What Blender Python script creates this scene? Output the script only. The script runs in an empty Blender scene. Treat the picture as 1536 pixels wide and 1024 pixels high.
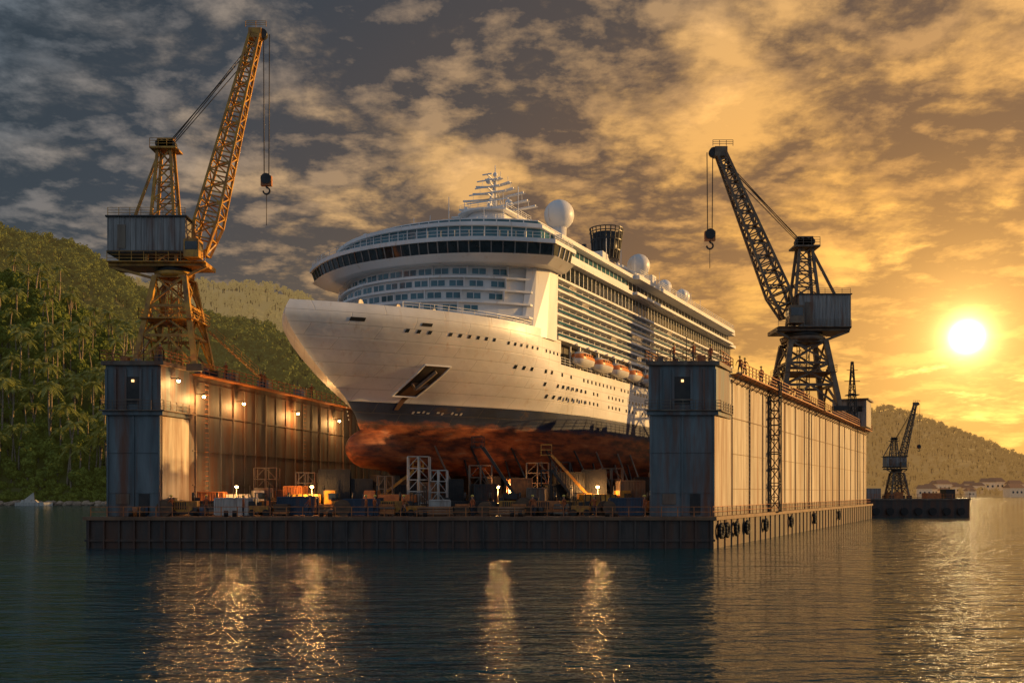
import bpy, bmesh, math, random
from mathutils import Vector, Matrix, noise
R=random.Random(7)
sc=bpy.context.scene
def rad(a): return math.radians(a)
def interp(x,t):
    if x<=t[0][0]: return t[0][1]
    for (a,b),(c,d) in zip(t,t[1:]):
        if x<=c: return b+(d-b)*(x-a)/(c-a)
    return t[-1][1]

# ---------------------------------------------------------------- materials
def mat(name,c1,c2=None,scale=(1,1,1),nscale=1.0,rough=.6,metal=0,bump=0,rust=0,rustc=(.16,.055,.02),rscale=(.6,.6,.07),emi=None,emis=0,spec=.5,detail=5,lo=.35,hi=.65):
    m=bpy.data.materials.new(name); m.use_nodes=True
    nt=m.node_tree; b=nt.nodes['Principled BSDF']; L=nt.links.new
    b.inputs['Roughness'].default_value=rough; b.inputs['Metallic'].default_value=metal
    b.inputs['Specular IOR Level'].default_value=spec
    if c2 is None: c2=tuple(x*.72 for x in c1)
    tc=nt.nodes.new('ShaderNodeTexCoord')
    mp=nt.nodes.new('ShaderNodeMapping'); mp.inputs['Scale'].default_value=scale
    L(tc.outputs['Object'],mp.inputs['Vector'])
    n=nt.nodes.new('ShaderNodeTexNoise'); n.inputs['Scale'].default_value=nscale; n.inputs['Detail'].default_value=detail; n.inputs['Roughness'].default_value=.6
    L(mp.outputs[0],n.inputs['Vector'])
    r=nt.nodes.new('ShaderNodeValToRGB'); r.color_ramp.elements[0].position=lo; r.color_ramp.elements[1].position=hi
    r.color_ramp.elements[0].color=(*c2,1); r.color_ramp.elements[1].color=(*c1,1)
    L(n.outputs['Fac'],r.inputs['Fac']); out=r.outputs['Color']
    if rust>0:
        mp2=nt.nodes.new('ShaderNodeMapping'); mp2.inputs['Scale'].default_value=rscale
        L(tc.outputs['Object'],mp2.inputs['Vector'])
        n2=nt.nodes.new('ShaderNodeTexNoise'); n2.inputs['Scale'].default_value=1.3; n2.inputs['Detail'].default_value=7; n2.inputs['Roughness'].default_value=.7
        L(mp2.outputs[0],n2.inputs['Vector'])
        r2=nt.nodes.new('ShaderNodeValToRGB'); r2.color_ramp.elements[0].position=.62-.25*rust; r2.color_ramp.elements[1].position=.78-.2*rust
        r2.color_ramp.elements[1].color=(.9,.9,.9,1)
        L(n2.outputs['Fac'],r2.inputs['Fac'])
        mx=nt.nodes.new('ShaderNodeMix'); mx.data_type='RGBA'
        L(r2.outputs['Color'],mx.inputs[0]); L(out,mx.inputs[6]); mx.inputs[7].default_value=(*rustc,1)
        out=mx.outputs[2]
    L(out,b.inputs['Base Color'])
    if bump>0:
        bp=nt.nodes.new('ShaderNodeBump'); bp.inputs['Strength'].default_value=bump; bp.inputs['Distance'].default_value=.1
        L(n.outputs['Fac'],bp.inputs['Height']); L(bp.outputs[0],b.inputs['Normal'])
    if emi:
        b.inputs['Emission Color'].default_value=(*emi,1); b.inputs['Emission Strength'].default_value=emis
    return m

M_={}
M_['steelblue']=mat('dock_steel_paint',(.16,.20,.215),(.075,.10,.11),(1,1,.15),.8,.55,0,.3,.68,rscale=(.6,.6,.05))
M_['panel']=mat('dock_panel_paint',(.60,.52,.40),(.30,.25,.19),(1,1,.12),.7,.5,0,.3,.74,(.22,.10,.04),rscale=(.5,.5,.035))
M_['seam']=mat('dock_seam_rust',(.22,.12,.06),(.12,.06,.03),(1,1,.2),.6,.6)
M_['wallin']=mat('dock_inner_paint',(.17,.16,.14),(.07,.066,.06),(1,1,.15),.6,.6,0,.25,.7)
M_['rib']=mat('dock_rib_steel',(.22,.17,.12),(.10,.07,.05),(1,1,.2),1,.6,0,.2,.5)
M_['pont']=mat('pontoon_steel',(.085,.062,.048),(.035,.028,.024),(1,1,.3),.9,.5,0,.4,.75,(.12,.045,.018))
M_['deckrust']=mat('deck_plate',(.28,.13,.065),(.12,.07,.045),(1,1,1),.5,.6,0,.3,.3)
M_['rail']=mat('railing_paint',(.55,.19,.04),(.28,.09,.03),(1,1,1),2,.5)
M_['yellow']=mat('crane_yellow',(.66,.34,.035),(.38,.16,.025),(1,1,1),1.2,.45,0,0,.5,(.15,.06,.02),rscale=(1,1,.4))
M_['dark']=mat('dark_steel',(.045,.04,.035),(.02,.02,.02),(1,1,1),1,.45,.3)
M_['cab']=mat('crane_house_sheet',(.33,.32,.30),(.18,.17,.16),(3,3,.2),1,.5,.2,.2,.5)
M_['cgrey']=mat('crane_grey_steel',(.22,.16,.10),(.10,.07,.05),(1,1,1),1,.5,.2,0,.4)
M_['rope']=mat('wire_rope',(.06,.05,.04),None,(1,1,1),1,.5,.5)
M_['white']=mat('ship_white_paint',(.80,.79,.77),(.70,.69,.67),(1,1,.3),.25,.4,0,0,.15,(.5,.36,.22),rscale=(.8,.8,.1))
M_['glass']=mat('ship_dark_glass',(.012,.016,.018),(.03,.04,.045),(1,1,1),1.5,.08,0,0,spec=.8)
M_['teal']=mat('ship_teal_glass',(.05,.17,.21),(.025,.09,.12),(1,1,1),.8,.08,0,0,spec=.8)
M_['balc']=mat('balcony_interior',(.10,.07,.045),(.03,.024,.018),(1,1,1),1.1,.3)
M_['orange']=mat('lifeboat_orange',(.75,.24,.04),(.6,.18,.03),(1,1,1),1,.35)
M_['funnel']=mat('funnel_black',(.02,.02,.022),(.04,.035,.03),(1,1,1),1,.35)
M_['blue']=mat('container_blue',(.03,.07,.12),(.02,.04,.07),(1,1,.3),1,.5,0,0,.4)
M_['cwhite']=mat('container_white',(.6,.58,.52),(.4,.38,.33),(1,1,.3),1,.5,0,0,.4)
M_['wood']=mat('timber_block',(.16,.10,.055),(.07,.045,.03),(1,1,4),1,.8,0,.3)
M_['conc']=mat('block_concrete',(.22,.19,.15),(.12,.10,.08),(1,1,1),1,.85,0,.3)
M_['tyre']=mat('tyre_rubber',(.02,.02,.02),(.03,.028,.025),(1,1,1),2,.8)
M_['lamp']=mat('lamp_lit',(1,.7,.3),None,emi=(1,.60,.2),emis=60)
M_['lampw']=mat('window_lit',(1,.8,.5),None,emi=(1,.55,.2),emis=2.5)
M_['skin']=mat('skin',(.45,.26,.17),None,(1,1,1),3,.6)
M_['cloth']=mat('work_trousers',(.03,.035,.05),None,(1,1,1),5,.9)
M_['vest']=mat('work_jacket',(.35,.10,.03),None,(1,1,1),5,.9)
M_['helmet']=mat('hard_hat',(.7,.55,.1),None,(1,1,1),5,.4)
M_['rock']=mat('shore_rock',(.50,.36,.24),(.22,.16,.11),(1,1,1),.3,.9,0,.5)
M_['roof']=mat('roof_tile',(.30,.12,.07),(.18,.08,.05),(1,1,1),1,.8,emi=(.5,.26,.08),emis=.14)  # constant warm haze emission put into the roof colour
M_['hwall']=mat('house_wall',(.7,.6,.48),None,(1,1,1),1,.8,emi=(.5,.26,.08),emis=.3)  # wall carries the same painted-in warm emission, not a lamp

def hull_material():
    m=bpy.data.materials.new('ship_hull_paint'); m.use_nodes=True
    nt=m.node_tree; b=nt.nodes['Principled BSDF']; L=nt.links.new
    tc=nt.nodes.new('ShaderNodeTexCoord'); sp=nt.nodes.new('ShaderNodeSeparateXYZ'); L(tc.outputs['Object'],sp.inputs[0])
    def noi(scale,ns,det=6,rg=.6):
        mp=nt.nodes.new('ShaderNodeMapping'); mp.inputs['Scale'].default_value=scale; L(tc.outputs['Object'],mp.inputs[0])
        n=nt.nodes.new('ShaderNodeTexNoise'); n.inputs['Scale'].default_value=ns; n.inputs['Detail'].default_value=det; n.inputs['Roughness'].default_value=rg
        L(mp.outputs[0],n.inputs[0]); return n.outputs['Fac']
    def ramp(s,stops):
        r=nt.nodes.new('ShaderNodeValToRGB'); e=r.color_ramp.elements
        while len(e)<len(stops): e.new(.5)
        for i,(p,c) in enumerate(stops):
            e[i].position=p; e[i].color=(*c,1)
        L(s,r.inputs[0]); return r.outputs[0]
    def mix(f,a,c):
        x=nt.nodes.new('ShaderNodeMix'); x.data_type='RGBA'; L(f,x.inputs[0])
        for s,i in ((a,6),(c,7)):
            if isinstance(s,tuple): x.inputs[i].default_value=(*s,1)
            else: L(s,x.inputs[i])
        return x.outputs[2]
    def mth(op,a,c):
        x=nt.nodes.new('ShaderNodeMath'); x.operation=op
        for s,i in ((a,0),(c,1)):
            if isinstance(s,(int,float)): x.inputs[i].default_value=s
            else: L(s,x.inputs[i])
        return x.outputs[0]
    n1=noi((.5,.5,1.2),.7,8,.7)
    zz=mth('ADD',sp.outputs[2],mth('MULTIPLY',mth('SUBTRACT',n1,.5),1.8))
    red=ramp(noi((.12,.4,.7),1.6,9,.66),[(.30,(.04,.02,.015)),(.42,(.14,.04,.02)),(.52,(.34,.085,.026)),(.62,(.48,.14,.04)),(.74,(.55,.28,.13))])
    blue=ramp(noi((.2,.2,.5),1.0,7,.65),[(.40,(.010,.018,.045)),(.62,(.018,.034,.085)),(.72,(.10,.06,.04))])
    white=ramp(noi((.25,.25,.12),.6,6,.6),[(.3,(.60,.58,.54)),(.6,(.80,.78,.75))])
    rs=ramp(noi((1.2,1.2,.06),1.0,6,.65),[(.58,(0,0,0)),(.78,(.6,.6,.6))])
    white=mix(rs,white,(.42,.27,.15))
    f1=ramp(mth('MULTIPLY',mth('SUBTRACT',zz,12.0),.5),[(.3,(0,0,0)),(.55,(1,1,1))])
    c=mix(f1,red,blue)
    f2=mth('GREATER_THAN',sp.outputs[2],14.9)
    c=mix(f2,c,white)
    br=nt.nodes.new('ShaderNodeTexBrick'); cb=nt.nodes.new('ShaderNodeCombineXYZ')
    L(sp.outputs[0],cb.inputs[0]); L(sp.outputs[2],cb.inputs[1]); L(cb.outputs[0],br.inputs[0])
    br.inputs['Scale'].default_value=1; br.inputs['Brick Width'].default_value=5.5; br.inputs['Row Height'].default_value=1.15
    br.inputs['Mortar Size'].default_value=.04; br.inputs['Mortar Smooth'].default_value=.6
    sm=mth('MULTIPLY',br.outputs['Fac'],.34)
    c=mix(sm,c,(.12,.10,.08))
    L(c,b.inputs['Base Color'])
    L(mth('SUBTRACT',.65,mth('MULTIPLY',f2,.25)),b.inputs['Roughness'])
    bp=nt.nodes.new('ShaderNodeBump'); bp.inputs['Strength'].default_value=.4; bp.inputs['Distance'].default_value=.15
    L(mth('SUBTRACT',noi((.35,.35,.6),.8,3),mth('MULTIPLY',br.outputs['Fac'],.25)),bp.inputs['Height']); L(bp.outputs[0],b.inputs['Normal'])
    return m
M_['hull']=hull_material()

# ---------------------------------------------------------------- mesh builder
class MB:
    def __init__(s): s.v=[];s.f=[];s.m=[];s.s=[];s.mats=[]
    def mi(s,k):
        if k not in s.mats: s.mats.append(k)
        return s.mats.index(k)
    def face(s,idx,k,sm=False): s.f.append(idx); s.m.append(s.mi(k)); s.s.append(sm)
    def quad(s,pts,k,sm=False):
        i=len(s.v); s.v+= [tuple(p) for p in pts]; s.face(list(range(i,i+len(pts))),k,sm)
    def box(s,c,d,k,rz=0):
        cx,cy,cz=c; dx,dy,dz=d[0]/2,d[1]/2,d[2]/2; i=len(s.v); ca,sa=math.cos(rz),math.sin(rz)
        for z in (-dz,dz):
            for x,y in ((-dx,-dy),(dx,-dy),(dx,dy),(-dx,dy)):
                s.v.append((cx+x*ca-y*sa,cy+x*sa+y*ca,cz+z))
        for q in ((3,2,1,0),(4,5,6,7),(0,1,5,4),(1,2,6,5),(2,3,7,6),(3,0,4,7)): s.face([i+a for a in q],k)
    def beam(s,p,q,w,k,h=None):
        p=Vector(p);q=Vector(q);d=q-p
        if d.length<1e-6: return
        d.normalize(); up=Vector((0,0,1)) if abs(d.z)<.95 else Vector((0,1,0))
        a=d.cross(up).normalized(); b=a.cross(d); h=h or w; i=len(s.v)
        for e in (p,q):
            for x,y in ((-1,-1),(1,-1),(1,1),(-1,1)): s.v.append(tuple(e+a*x*w/2+b*y*h/2))
        for t in ((3,2,1,0),(4,5,6,7),(0,1,5,4),(1,2,6,5),(2,3,7,6),(3,0,4,7)): s.face([i+x for x in t],k)
    def cyl(s,p,q,r1,r2,k,n=12,cap=True):
        p=Vector(p);q=Vector(q);d=(q-p).normalized(); up=Vector((0,0,1)) if abs(d.z)<.95 else Vector((0,1,0))
        a=d.cross(up).normalized(); b=a.cross(d); i=len(s.v)
        for e,r in ((p,r1),(q,r2)):
            for j in range(n):
                t=2*math.pi*j/n; s.v.append(tuple(e+a*r*math.cos(t)+b*r*math.sin(t)))
        for j in range(n): s.face([i+j,i+(j+1)%n,i+n+(j+1)%n,i+n+j],k,True)
        if cap: s.face([i+j for j in range(n)][::-1],k); s.face([i+n+j for j in range(n)],k)
    def sph(s,c,r,k,sx=1,sy=1,sz=1,n=14,m=9,rz=0):
        i=len(s.v); ca,sa=math.cos(rz),math.sin(rz)
        for a in range(m+1):
            th=math.pi*a/m
            for b in range(n):
                ph=2*math.pi*b/n; x=r*sx*math.sin(th)*math.cos(ph); y=r*sy*math.sin(th)*math.sin(ph)
                s.v.append((c[0]+x*ca-y*sa,c[1]+x*sa+y*ca,c[2]+r*sz*math.cos(th)))
        for a in range(m):
            for b in range(n):
                s.face([i+a*n+b,i+(a+1)*n+b,i+(a+1)*n+(b+1)%n,i+a*n+(b+1)%n],k,True)
    def prism(s,o,z0,z1,k,o2=None,capk=None):
        o2=o2 or o; n=len(o); i=len(s.v)
        s.v+=[(x,y,z0) for x,y in o]; s.v+=[(x,y,z1) for x,y in o2]
        for j in range(n): s.face([i+j,i+(j+1)%n,i+n+(j+1)%n,i+n+j],k)
        s.face([i+j for j in range(n)][::-1],capk or k); s.face([i+n+j for j in range(n)],capk or k)
    def railing(s,p,q,h,k,step=2.0,w=.06,n=3):
        p=Vector(p);q=Vector(q);L=(q-p).length; c=max(1,int(L/step))
        for j in range(c+1):
            a=p.lerp(q,j/c); s.beam(a,a+Vector((0,0,h)),w,k)
        for j in range(n):
            z=Vector((0,0,h*(j+1)/n)); s.beam(p+z,q+z,w*.8,k)
    def lattice(s,p,q,w1,w2,n,k,side=(1,0,0),c=.16,dg=.09):
        p=Vector(p);q=Vector(q);d=(q-p).normalized(); a=Vector(side); a=(a-d*a.dot(d)).normalized(); b=d.cross(a)
        prev=None
        for j in range(n+1):
            t=j/n; ce=p.lerp(q,t); w=(w1+(w2-w1)*t)/2
            cs=[ce+a*x*w+b*y*w for x,y in ((-1,-1),(1,-1),(1,1),(-1,1))]
            for x in range(4): s.beam(cs[x],cs[(x+1)%4],dg,k)
            if prev:
                for x in range(4):
                    s.beam(prev[x],cs[x],c,k)
                    if (j+x)%2: s.beam(prev[x],cs[(x+1)%4],dg,k)
                    else: s.beam(prev[(x+1)%4],cs[x],dg,k)
            prev=cs
    def build(s,name,loc=(0,0,0),rz=0,parent=None,recalc=True,scale=1):
        me=bpy.data.meshes.new(name); me.from_pydata(s.v,[],s.f)
        for k in s.mats: me.materials.append(M_[k] if isinstance(k,str) else k)
        me.polygons.foreach_set('material_index',s.m); me.polygons.foreach_set('use_smooth',s.s)
        if recalc:
            bm=bmesh.new(); bm.from_mesh(me); bmesh.ops.recalc_face_normals(bm,faces=bm.faces); bm.to_mesh(me); bm.free()
        o=bpy.data.objects.new(name,me); sc.collection.objects.link(o); o.location=loc; o.rotation_euler=(0,0,rz); o.scale=(scale,)*3
        if parent: o.parent=parent
        return o
def empty(name,loc=(0,0,0),rz=0):
    o=bpy.data.objects.new(name,None); sc.collection.objects.link(o); o.location=loc; o.rotation_euler=(0,0,rz); return o

# ---------------------------------------------------------------- SHIP
SRZ=math.atan2(-.894,-.4478)
ship=empty('cruise_ship',(-9.84,120,0),SRZ)
ST=[(7.2,8.5),(8.5,11.5),(10,12.6),(11.5,14),(12.3,14.8),(13.2,15.2),(14,15.9),(15.2,17.1),(16.5,19.4),(17.8,21.6),(19,23.3),(20.5,25.2),(21.6,26.3),(22.5,26.9),(23.2,26.8),(24,26.2)]
def bulb_u(z):
    a=1-((z-9.95)/2.35)**2
    return 11.5+4.9*math.sqrt(a) if a>0 else -99
def stem(z): return max(interp(z,ST),bulb_u(z))
def hw(u,z):
    us=interp(z,ST); t=us-u; w=0
    if t>0:
        L=interp(z,[(7.2,34),(10,36),(13,36),(15,34),(18,31),(21,29),(24,28)])
        e=interp(z,[(7.2,1.25),(12,1.18),(15,1.14),(18,1.12),(21,1.08),(24,1.0)])
        x=min(t/L,1); b=min(1,(z-7.2)/3.0); B=14.5*(.7+.3*math.sqrt(max(0,1-(1-b)**2)))
        w=B*(1-(1-x)**2)**e
    a=1-((z-9.95)/2.35)**2-(max(0,u-11.5)/4.9)**2
    if a>0 and u>2: w=max(w,2.1*math.sqrt(a))
    return w
def hull_part(zs,ua,name):
    mb=MB(); rows=[]
    for z in zs:
        us=stem(z); us_=[us-(us+6)*((j/34)**1.7) for j in range(35)]
        us_+= [-6+(ua+6)*j/10 for j in range(1,11)] if ua<-8 else []
        rows.append([(u,hw(u,z) if j else 0.0,z) for j,u in enumerate(us_)])
    for sg in (1,-1):
        base=len(mb.v); n=len(rows[0])
        for r in rows: mb.v+=[(u,w*sg,z) for u,w,z in r]
        for i in range(len(rows)-1):
            for j in range(n-1):
                a=base+i*n+j; mb.face([a,a+1,a+n+1,a+n],'hull',True)
    for r in (rows[0],rows[-1]):
        for j in range(len(r)-1):
            (u,w,z),(u2,w2,_)=r[j],r[j+1]; mb.quad([(u,-w,z),(u,w,z),(u2,w2,z),(u2,-w2,z)],'hull')
    for i in range(len(rows)-1):
        (u,w,z),(u2,w2,z2)=rows[i][-1],rows[i+1][-1]; mb.quad([(u,-w,z),(u,w,z),(u2,w2,z2),(u2,-w2,z2)],'hull')
    ob=mb.build(name,parent=ship)
    bm=bmesh.new(); bm.from_mesh(ob.data); bmesh.ops.remove_doubles(bm,verts=bm.verts,dist=.002); bmesh.ops.recalc_face_normals(bm,faces=bm.faces)
    for e in bm.edges:
        a,b=e.verts
        if abs(a.co.y)<.01 and abs(b.co.y)<.01 and min(a.co.z,b.co.z)>12.4: e.smooth=False
        if len(e.link_faces)==2 and e.link_faces[0].normal.angle(e.link_faces[1].normal,0)>.9: e.smooth=False
    bm.to_mesh(ob.data); bm.free()
    return ob
UA=-92
hull_part([7.2+(20.5-7.2)*i/36 for i in range(37)],UA,'hull')
hull_part([20.5+3.5*i/10 for i in range(11)],-6,'forecastle')

det=MB()
def surf(u,z,off=.03):
    p=Vector((u,hw(u,z),z)); du=Vector((.1,hw(u+.1,z)-hw(u,z),0)); dz=Vector((0,hw(u,z+.1)-hw(u,z),.1))
    n=dz.cross(du).normalized()
    if n.y<0: n=-n
    return p+n*off
def decal(u,z,w,h,k,off=.03,skew=0):
    det.quad([surf(u-w/2,z-h/2,off),surf(u+w/2,z-h/2,off),surf(u+w/2+skew,z+h/2,off),surf(u-w/2+skew,z+h/2,off)],k)
def patch(cs,k,off,n=8,frame=None):
    P=lambda s,t:(surf(*[ (cs[0][i]*(1-s)+cs[1][i]*s)*(1-t)+(cs[3][i]*(1-s)+cs[2][i]*s)*t for i in (0,1)],off))
    for i in range(n):
        for j in range(n): det.quad([P(i/n,j/n),P((i+1)/n,j/n),P((i+1)/n,(j+1)/n),P(i/n,(j+1)/n)],k,True)
    if frame:
        for a,b in (((0,0),(1,0)),((1,0),(1,1)),((1,1),(0,1)),((0,1),(0,0))):
            for i in range(n):
                q=lambda t:P(a[0]+(b[0]-a[0])*t,a[1]+(b[1]-a[1])*t)
                det.beam(q(i/n),q((i+1)/n),.16,frame)
for i in range(26):
    u=17-i*1.05
    if i%7!=3: decal(u,21.7 if u>6 else 21.6,.34,.34,'glass')
for row,z in ((0,19.3),(1,17.9),(2,16.6)):
    u=-3 if row else 3
    while u>-90:
        if R.random()>.12: decal(u,z,.42,.42,'glass')
        u-=1.35
decal(21.5,22.4,1.2,.35,'dark'); decal(15.5,22.4,1.0,.3,'dark')
patch([(13.1,15.6),(10.8,15.6),(10.5,18.7),(13.1,18.7)],'dark',.05,8,'hull')
patch([(12.6,15.7),(11.2,15.7),(11.0,17.0),(12.5,17.0)],'seam',.08,4)
a0,a1=surf(11.6,18.2,.25),surf(11.9,16.5,.3); det.beam(a0,a1,.3,'rib'); det.beam(surf(12.7,17.0,.3),a1,.25,'rib'); det.beam(surf(11.1,16.9,.3),a1,.25,'rib')
patch([(11.9,14.2),(11.5,14.2),(11.4,15.5),(12.0,15.5)],'seam',.03,4)
for i in range(6): decal(16.6+i*.12,12.9+i*.42,.1,.16,'cwhite')
for i in range(11):
    if i not in(4,7): decal(9.9-i*.5,14.0+.05*(i%3),.22+.08*(i%2),.26-.1*(i%2),'cwhite',.03)
def outl(W,uf,bulge,ua,p=2.3,n=22):
    o=[]
    for j in range(n+1):
        v=-W+2*W*j/n; o.append((uf+bulge*(1-abs(v/W)**p),v))
    o+=[(ua,W),(ua,-W)]
    return o
sup=MB()
def arcpt(W,uf,bulge,v,p=2.3): return uf+bulge*(1-abs(v/W)**p)
z=23.5; H=1.52
for i in range(5):
    W=13.7-.12*i; uf=1.2-.55*i; bl=8.4-.35*i
    sup.prism(outl(W,uf,bl,-8),z,z+H-.0,'white')
    sup.prism(outl(W+.3,uf+.42,bl,-8),z+H-.2,z+H+.03,'white')
    nw=12
    for j in range(nw):
        v=-W*.86+2*W*.86*(j+.5)/nw
        if (j+i)%5==2 and i<2: continue
        a=arcpt(W,uf,bl,v-.55); b=arcpt(W,uf,bl,v+.55); m_=(a+b)/2; ang=math.atan2(1.1,b-a)
        sup.box((m_+.0,v,z+.74),(1.75,.10,.82),'white',ang)
        sup.box((m_+.02,v,z+.74),(1.55,.14,.62),'teal',ang)
        sup.box((m_+.03,v,z+.74),(.07,.2,.62),'white',ang)
        if j%2: sup.box((m_-.1,v+.95,z+.7),(.1,.5,1.3),'white',ang)
    z+=H
for sg in (1,-1):
    o=[(2.2,13.2*sg),(1.0,14.1*sg),(-1.5,14.75*sg),(-4.2,14.8*sg),(-4.2,12*sg),(0,12*sg)]
    o2=[(.2,13.0*sg),(-.6,13.9*sg),(-2.6,14.7*sg),(-4.6,14.8*sg),(-4.6,12*sg),(-1,12*sg)]
    sup.prism(o,23.0,31.0,'white',o2)
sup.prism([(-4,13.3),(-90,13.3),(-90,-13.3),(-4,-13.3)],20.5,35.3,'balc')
sup.prism([(-5,14.7),(-91,14.7),(-91,-14.7),(-5,-14.7)],23.35,23.75,'white')
for i in range(5):
    zz=23.6+1.42*i; ua=-91+ i*1.2
    sup.prism([(-4.3,14.8),(ua,14.8),(ua,-14.8),(-4.3,-14.8)],zz+1.16,zz+1.42,'white')
    for sg in (1,-1):
        u=-5.2
        while u>ua+1:
            sup.box((u,13.75*sg,zz+.7),(.12,.95,1.1),'white'); u-=2.05
        sup.box(((ua-4.6)/2,14.72*sg,zz+.34),(abs(ua)-5,.04,.26),'teal')
        sup.box(((ua-4.6)/2,14.74*sg,zz+.52),(abs(ua)-5,.07,.06),'white')
        u=-6.3
        while u>ua+1:
            if R.random()<.09: sup.box((u,13.34*sg,zz+.62),(1.0,.1,.7),'lampw')
            elif R.random()<.6: sup.box((u,13.34*sg,zz+.62),(1.3,.06,.85),'glass')
            u-=2.05
def glaz(z0,z1,W,uf,bl,ua,k,mul=1.6,slab=.45,over=.7,mk='white'):
    sup.prism(outl(W,uf,bl,ua),z0,z1,k)
    for sg in (1,-1):
        u=uf-1
        while u>ua:
            sup.box((u,(W+.01)*sg,(z0+z1)/2),(.12,.06,z1-z0),mk); u-=mul
    n=int(2*W/1.25)
    for j in range(1,n):
        v=-W+2*W*j/n; sup.box((arcpt(W,uf,bl,v)+.01,v,(z0+z1)/2),(.1,.1,z1-z0),mk)
    if slab: sup.prism(outl(W+over,uf+over,bl,ua-.3),z1,z1+slab,'white')
sup.prism(outl(15.6,.2,7.2,-5),31.0,31.75,'white',outl(16.9,1.0,7.2,-4.5))
sup.prism(outl(16.6,.7,7.2,-4),31.75,33.05,'glass',outl(16.9,1.1,7.2,-4))
n=30
for j in range(n+1):
    v=-16.5+33*j/n; u=arcpt(16.6,.7,7.2,v)
    sup.beam((u+.02,v,31.75),(u+.42,v*1.018,33.05),.12,'cab')
for sg in (1,-1):
    for u in (-.5,-1.8,-3.0): sup.beam((u,16.6*sg,31.75),(u,16.95*sg,33.05),.14,'white')
sup.prism(outl(17.1,1.3,7.2,-4.6),33.05,33.5,'white')
for sg in (1,-1): sup.railing((-4,16.9*sg,33.5),(1.0,16.9*sg,33.5),.8,'white',1.2,.05)
for j in range(22):
    v=-16.5+33*j/22; v2=-16.5+33*(j+1)/22
    sup.railing((arcpt(16.9,1.1,7.2,v),v,33.5),(arcpt(16.9,1.1,7.2,v2),v2,33.5),.75,'white',.9,.04,2)
glaz(31.1,32.9,14.1,-6,0,-88,'glass',1.4,.5,1.0)
glaz(33.4,35.2,14.0,-6,0,-87,'glass',1.7,.5,1.2)
sup.prism([(-30,16.0),(-84,16.0),(-84,-16),(-30,-16)],35.15,35.75,'white')
sup.prism([(-30,15.7),(-84,15.7),(-84,-15.7),(-30,-15.7)],33.0,33.38,'white')
sup.prism(outl(14.4,-1,6.4,-30),33.5,34.25,'white')
glaz(34.25,35.55,14.1,-1.2,6.3,-30,'teal',1.5,.4,.4)
sup.prism(outl(14.2,-1.0,6.0,-30),35.9,36.1,'white')
glaz(36.1,37.0,12.9,-3,5.5,-28,'teal',1.6,.1,.08)
sup.prism(outl(8,-10,3,-26),36.1,38.0,'white'); sup.prism(outl(8.6,-9.4,3,-26.5),38.0,38.25,'white')
glaz(36.9,37.7,8.05,-10,3,-26,'glass',1.3,0)
sup.prism(outl(5.4,-12,2.4,-24),38.25,39.9,'white'); sup.prism(outl(6,-11.5,2.4,-24.6),39.9,40.15,'white')
sup.prism(outl(3.6,-13,1.6,-22),40.15,42.2,'white',outl(2.6,-14,1.6,-20)); sup.prism(outl(3.6,-13,1.6,-21.8),42.2,42.4,'white')
for a,b,zt in (((-10,8.3),(-26,8.3),38.25),((-12,5.8),(-24,5.8),40.15),((-13.5,3.4),(-21,3.4),42.4)):
    for sg in (1,-1): sup.railing((a[0],a[1]*sg,zt),(b[0],b[1]*sg,zt),.8,'white',1.5,.05)
    sup.railing((a[0]+1.5,-a[1]*.8,zt),(a[0]+1.5,a[1]*.8,zt),.8,'white',1.2,.05)
sup.prism([(-32,12),(-60,12),(-60,-12),(-32,-12)],35.7,37.6,'white')
sup.prism([(-32,12.7),(-61,12.7),(-61,-12.7),(-32,-12.7)],37.6,37.9,'white')
for k_ in range(17): sup.box((-33-k_*1.6,12.03,36.7),(1.2,.1,.9),'glass')
sup.prism([(-36,8),(-58,8),(-58,-8),(-36,-8)],37.9,40,'white')
sup.prism([(-62,13),(-80,13),(-80,-13),(-62,-13)],35.7,37.3,'white')
for k_ in range(10): sup.box((-63-k_*1.7,13.03,36.6),(1.25,.1,.8),'glass')
sup.prism([(-64,9),(-78,9),(-78,-9),(-64,-9)],37.3,39.4,'white')
for i_ in range(14):
    sup.box((-34-i_*3.6+R.uniform(-.6,.6),R.uniform(9,11),38.4),(R.uniform(.8,1.8),1.2,R.uniform(.8,1.8)),R.choice(['white','cab','balc']))
for i_ in range(9): sup.cyl((-30-i_*6,11,37.9),(-30-i_*6,11,40.5+R.random()),.06,.04,'white',5)
for sg in (1,-1):
    sup.railing((-31,15.8*sg,35.75),(-84,15.8*sg,35.75),.9,'white',1.5,.05)
sup.railing((-84,-15.8,35.75),(-84,15.8,35.75),.9,'white',1.5,.05)
for j in range(18):
    u=25-j*1.5; u2=u-1.5
    for sg in (1,-1):
        a=(u,hw(u,24)*sg*.97,24.0); b=(u2,hw(u2,24)*sg*.97,24.0)
        if u<19: sup.railing(a,b,.6,'white',1.0,.045,2)
sup.build('superstructure',parent=ship)
fd=MB()
for u,v in ((14,4),(14,-4),(10,6),(10,-6),(18,2),(18,-2)):
    fd.cyl((u,v-.6,24.7),(u,v+.6,24.7),.45,.45,'cab',12); fd.box((u,v,24.2),(1.2,1.6,.4),'cab')
fd.box((12,0,24.6),(2.5,2,1.2),'white')
fd.build('foredeck_gear',parent=ship)
det.build('hull_fittings',parent=ship,recalc=False)
ms=MB()
ms.cyl((-16.4,0,42.3),(-16.9,0,47.4),.6,.26,'white',10); ms.cyl((-16.9,0,47.4),(-16.9,0,49.6),.1,.05,'white',6)
ms.cyl((-14.4,0,42.3),(-16.3,0,45.9),.28,.2,'white',8)
for y in (-1.6,1.6): ms.cyl((-17,y,42.3),(-16.9,0,46.5),.16,.12,'white',6)
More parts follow.
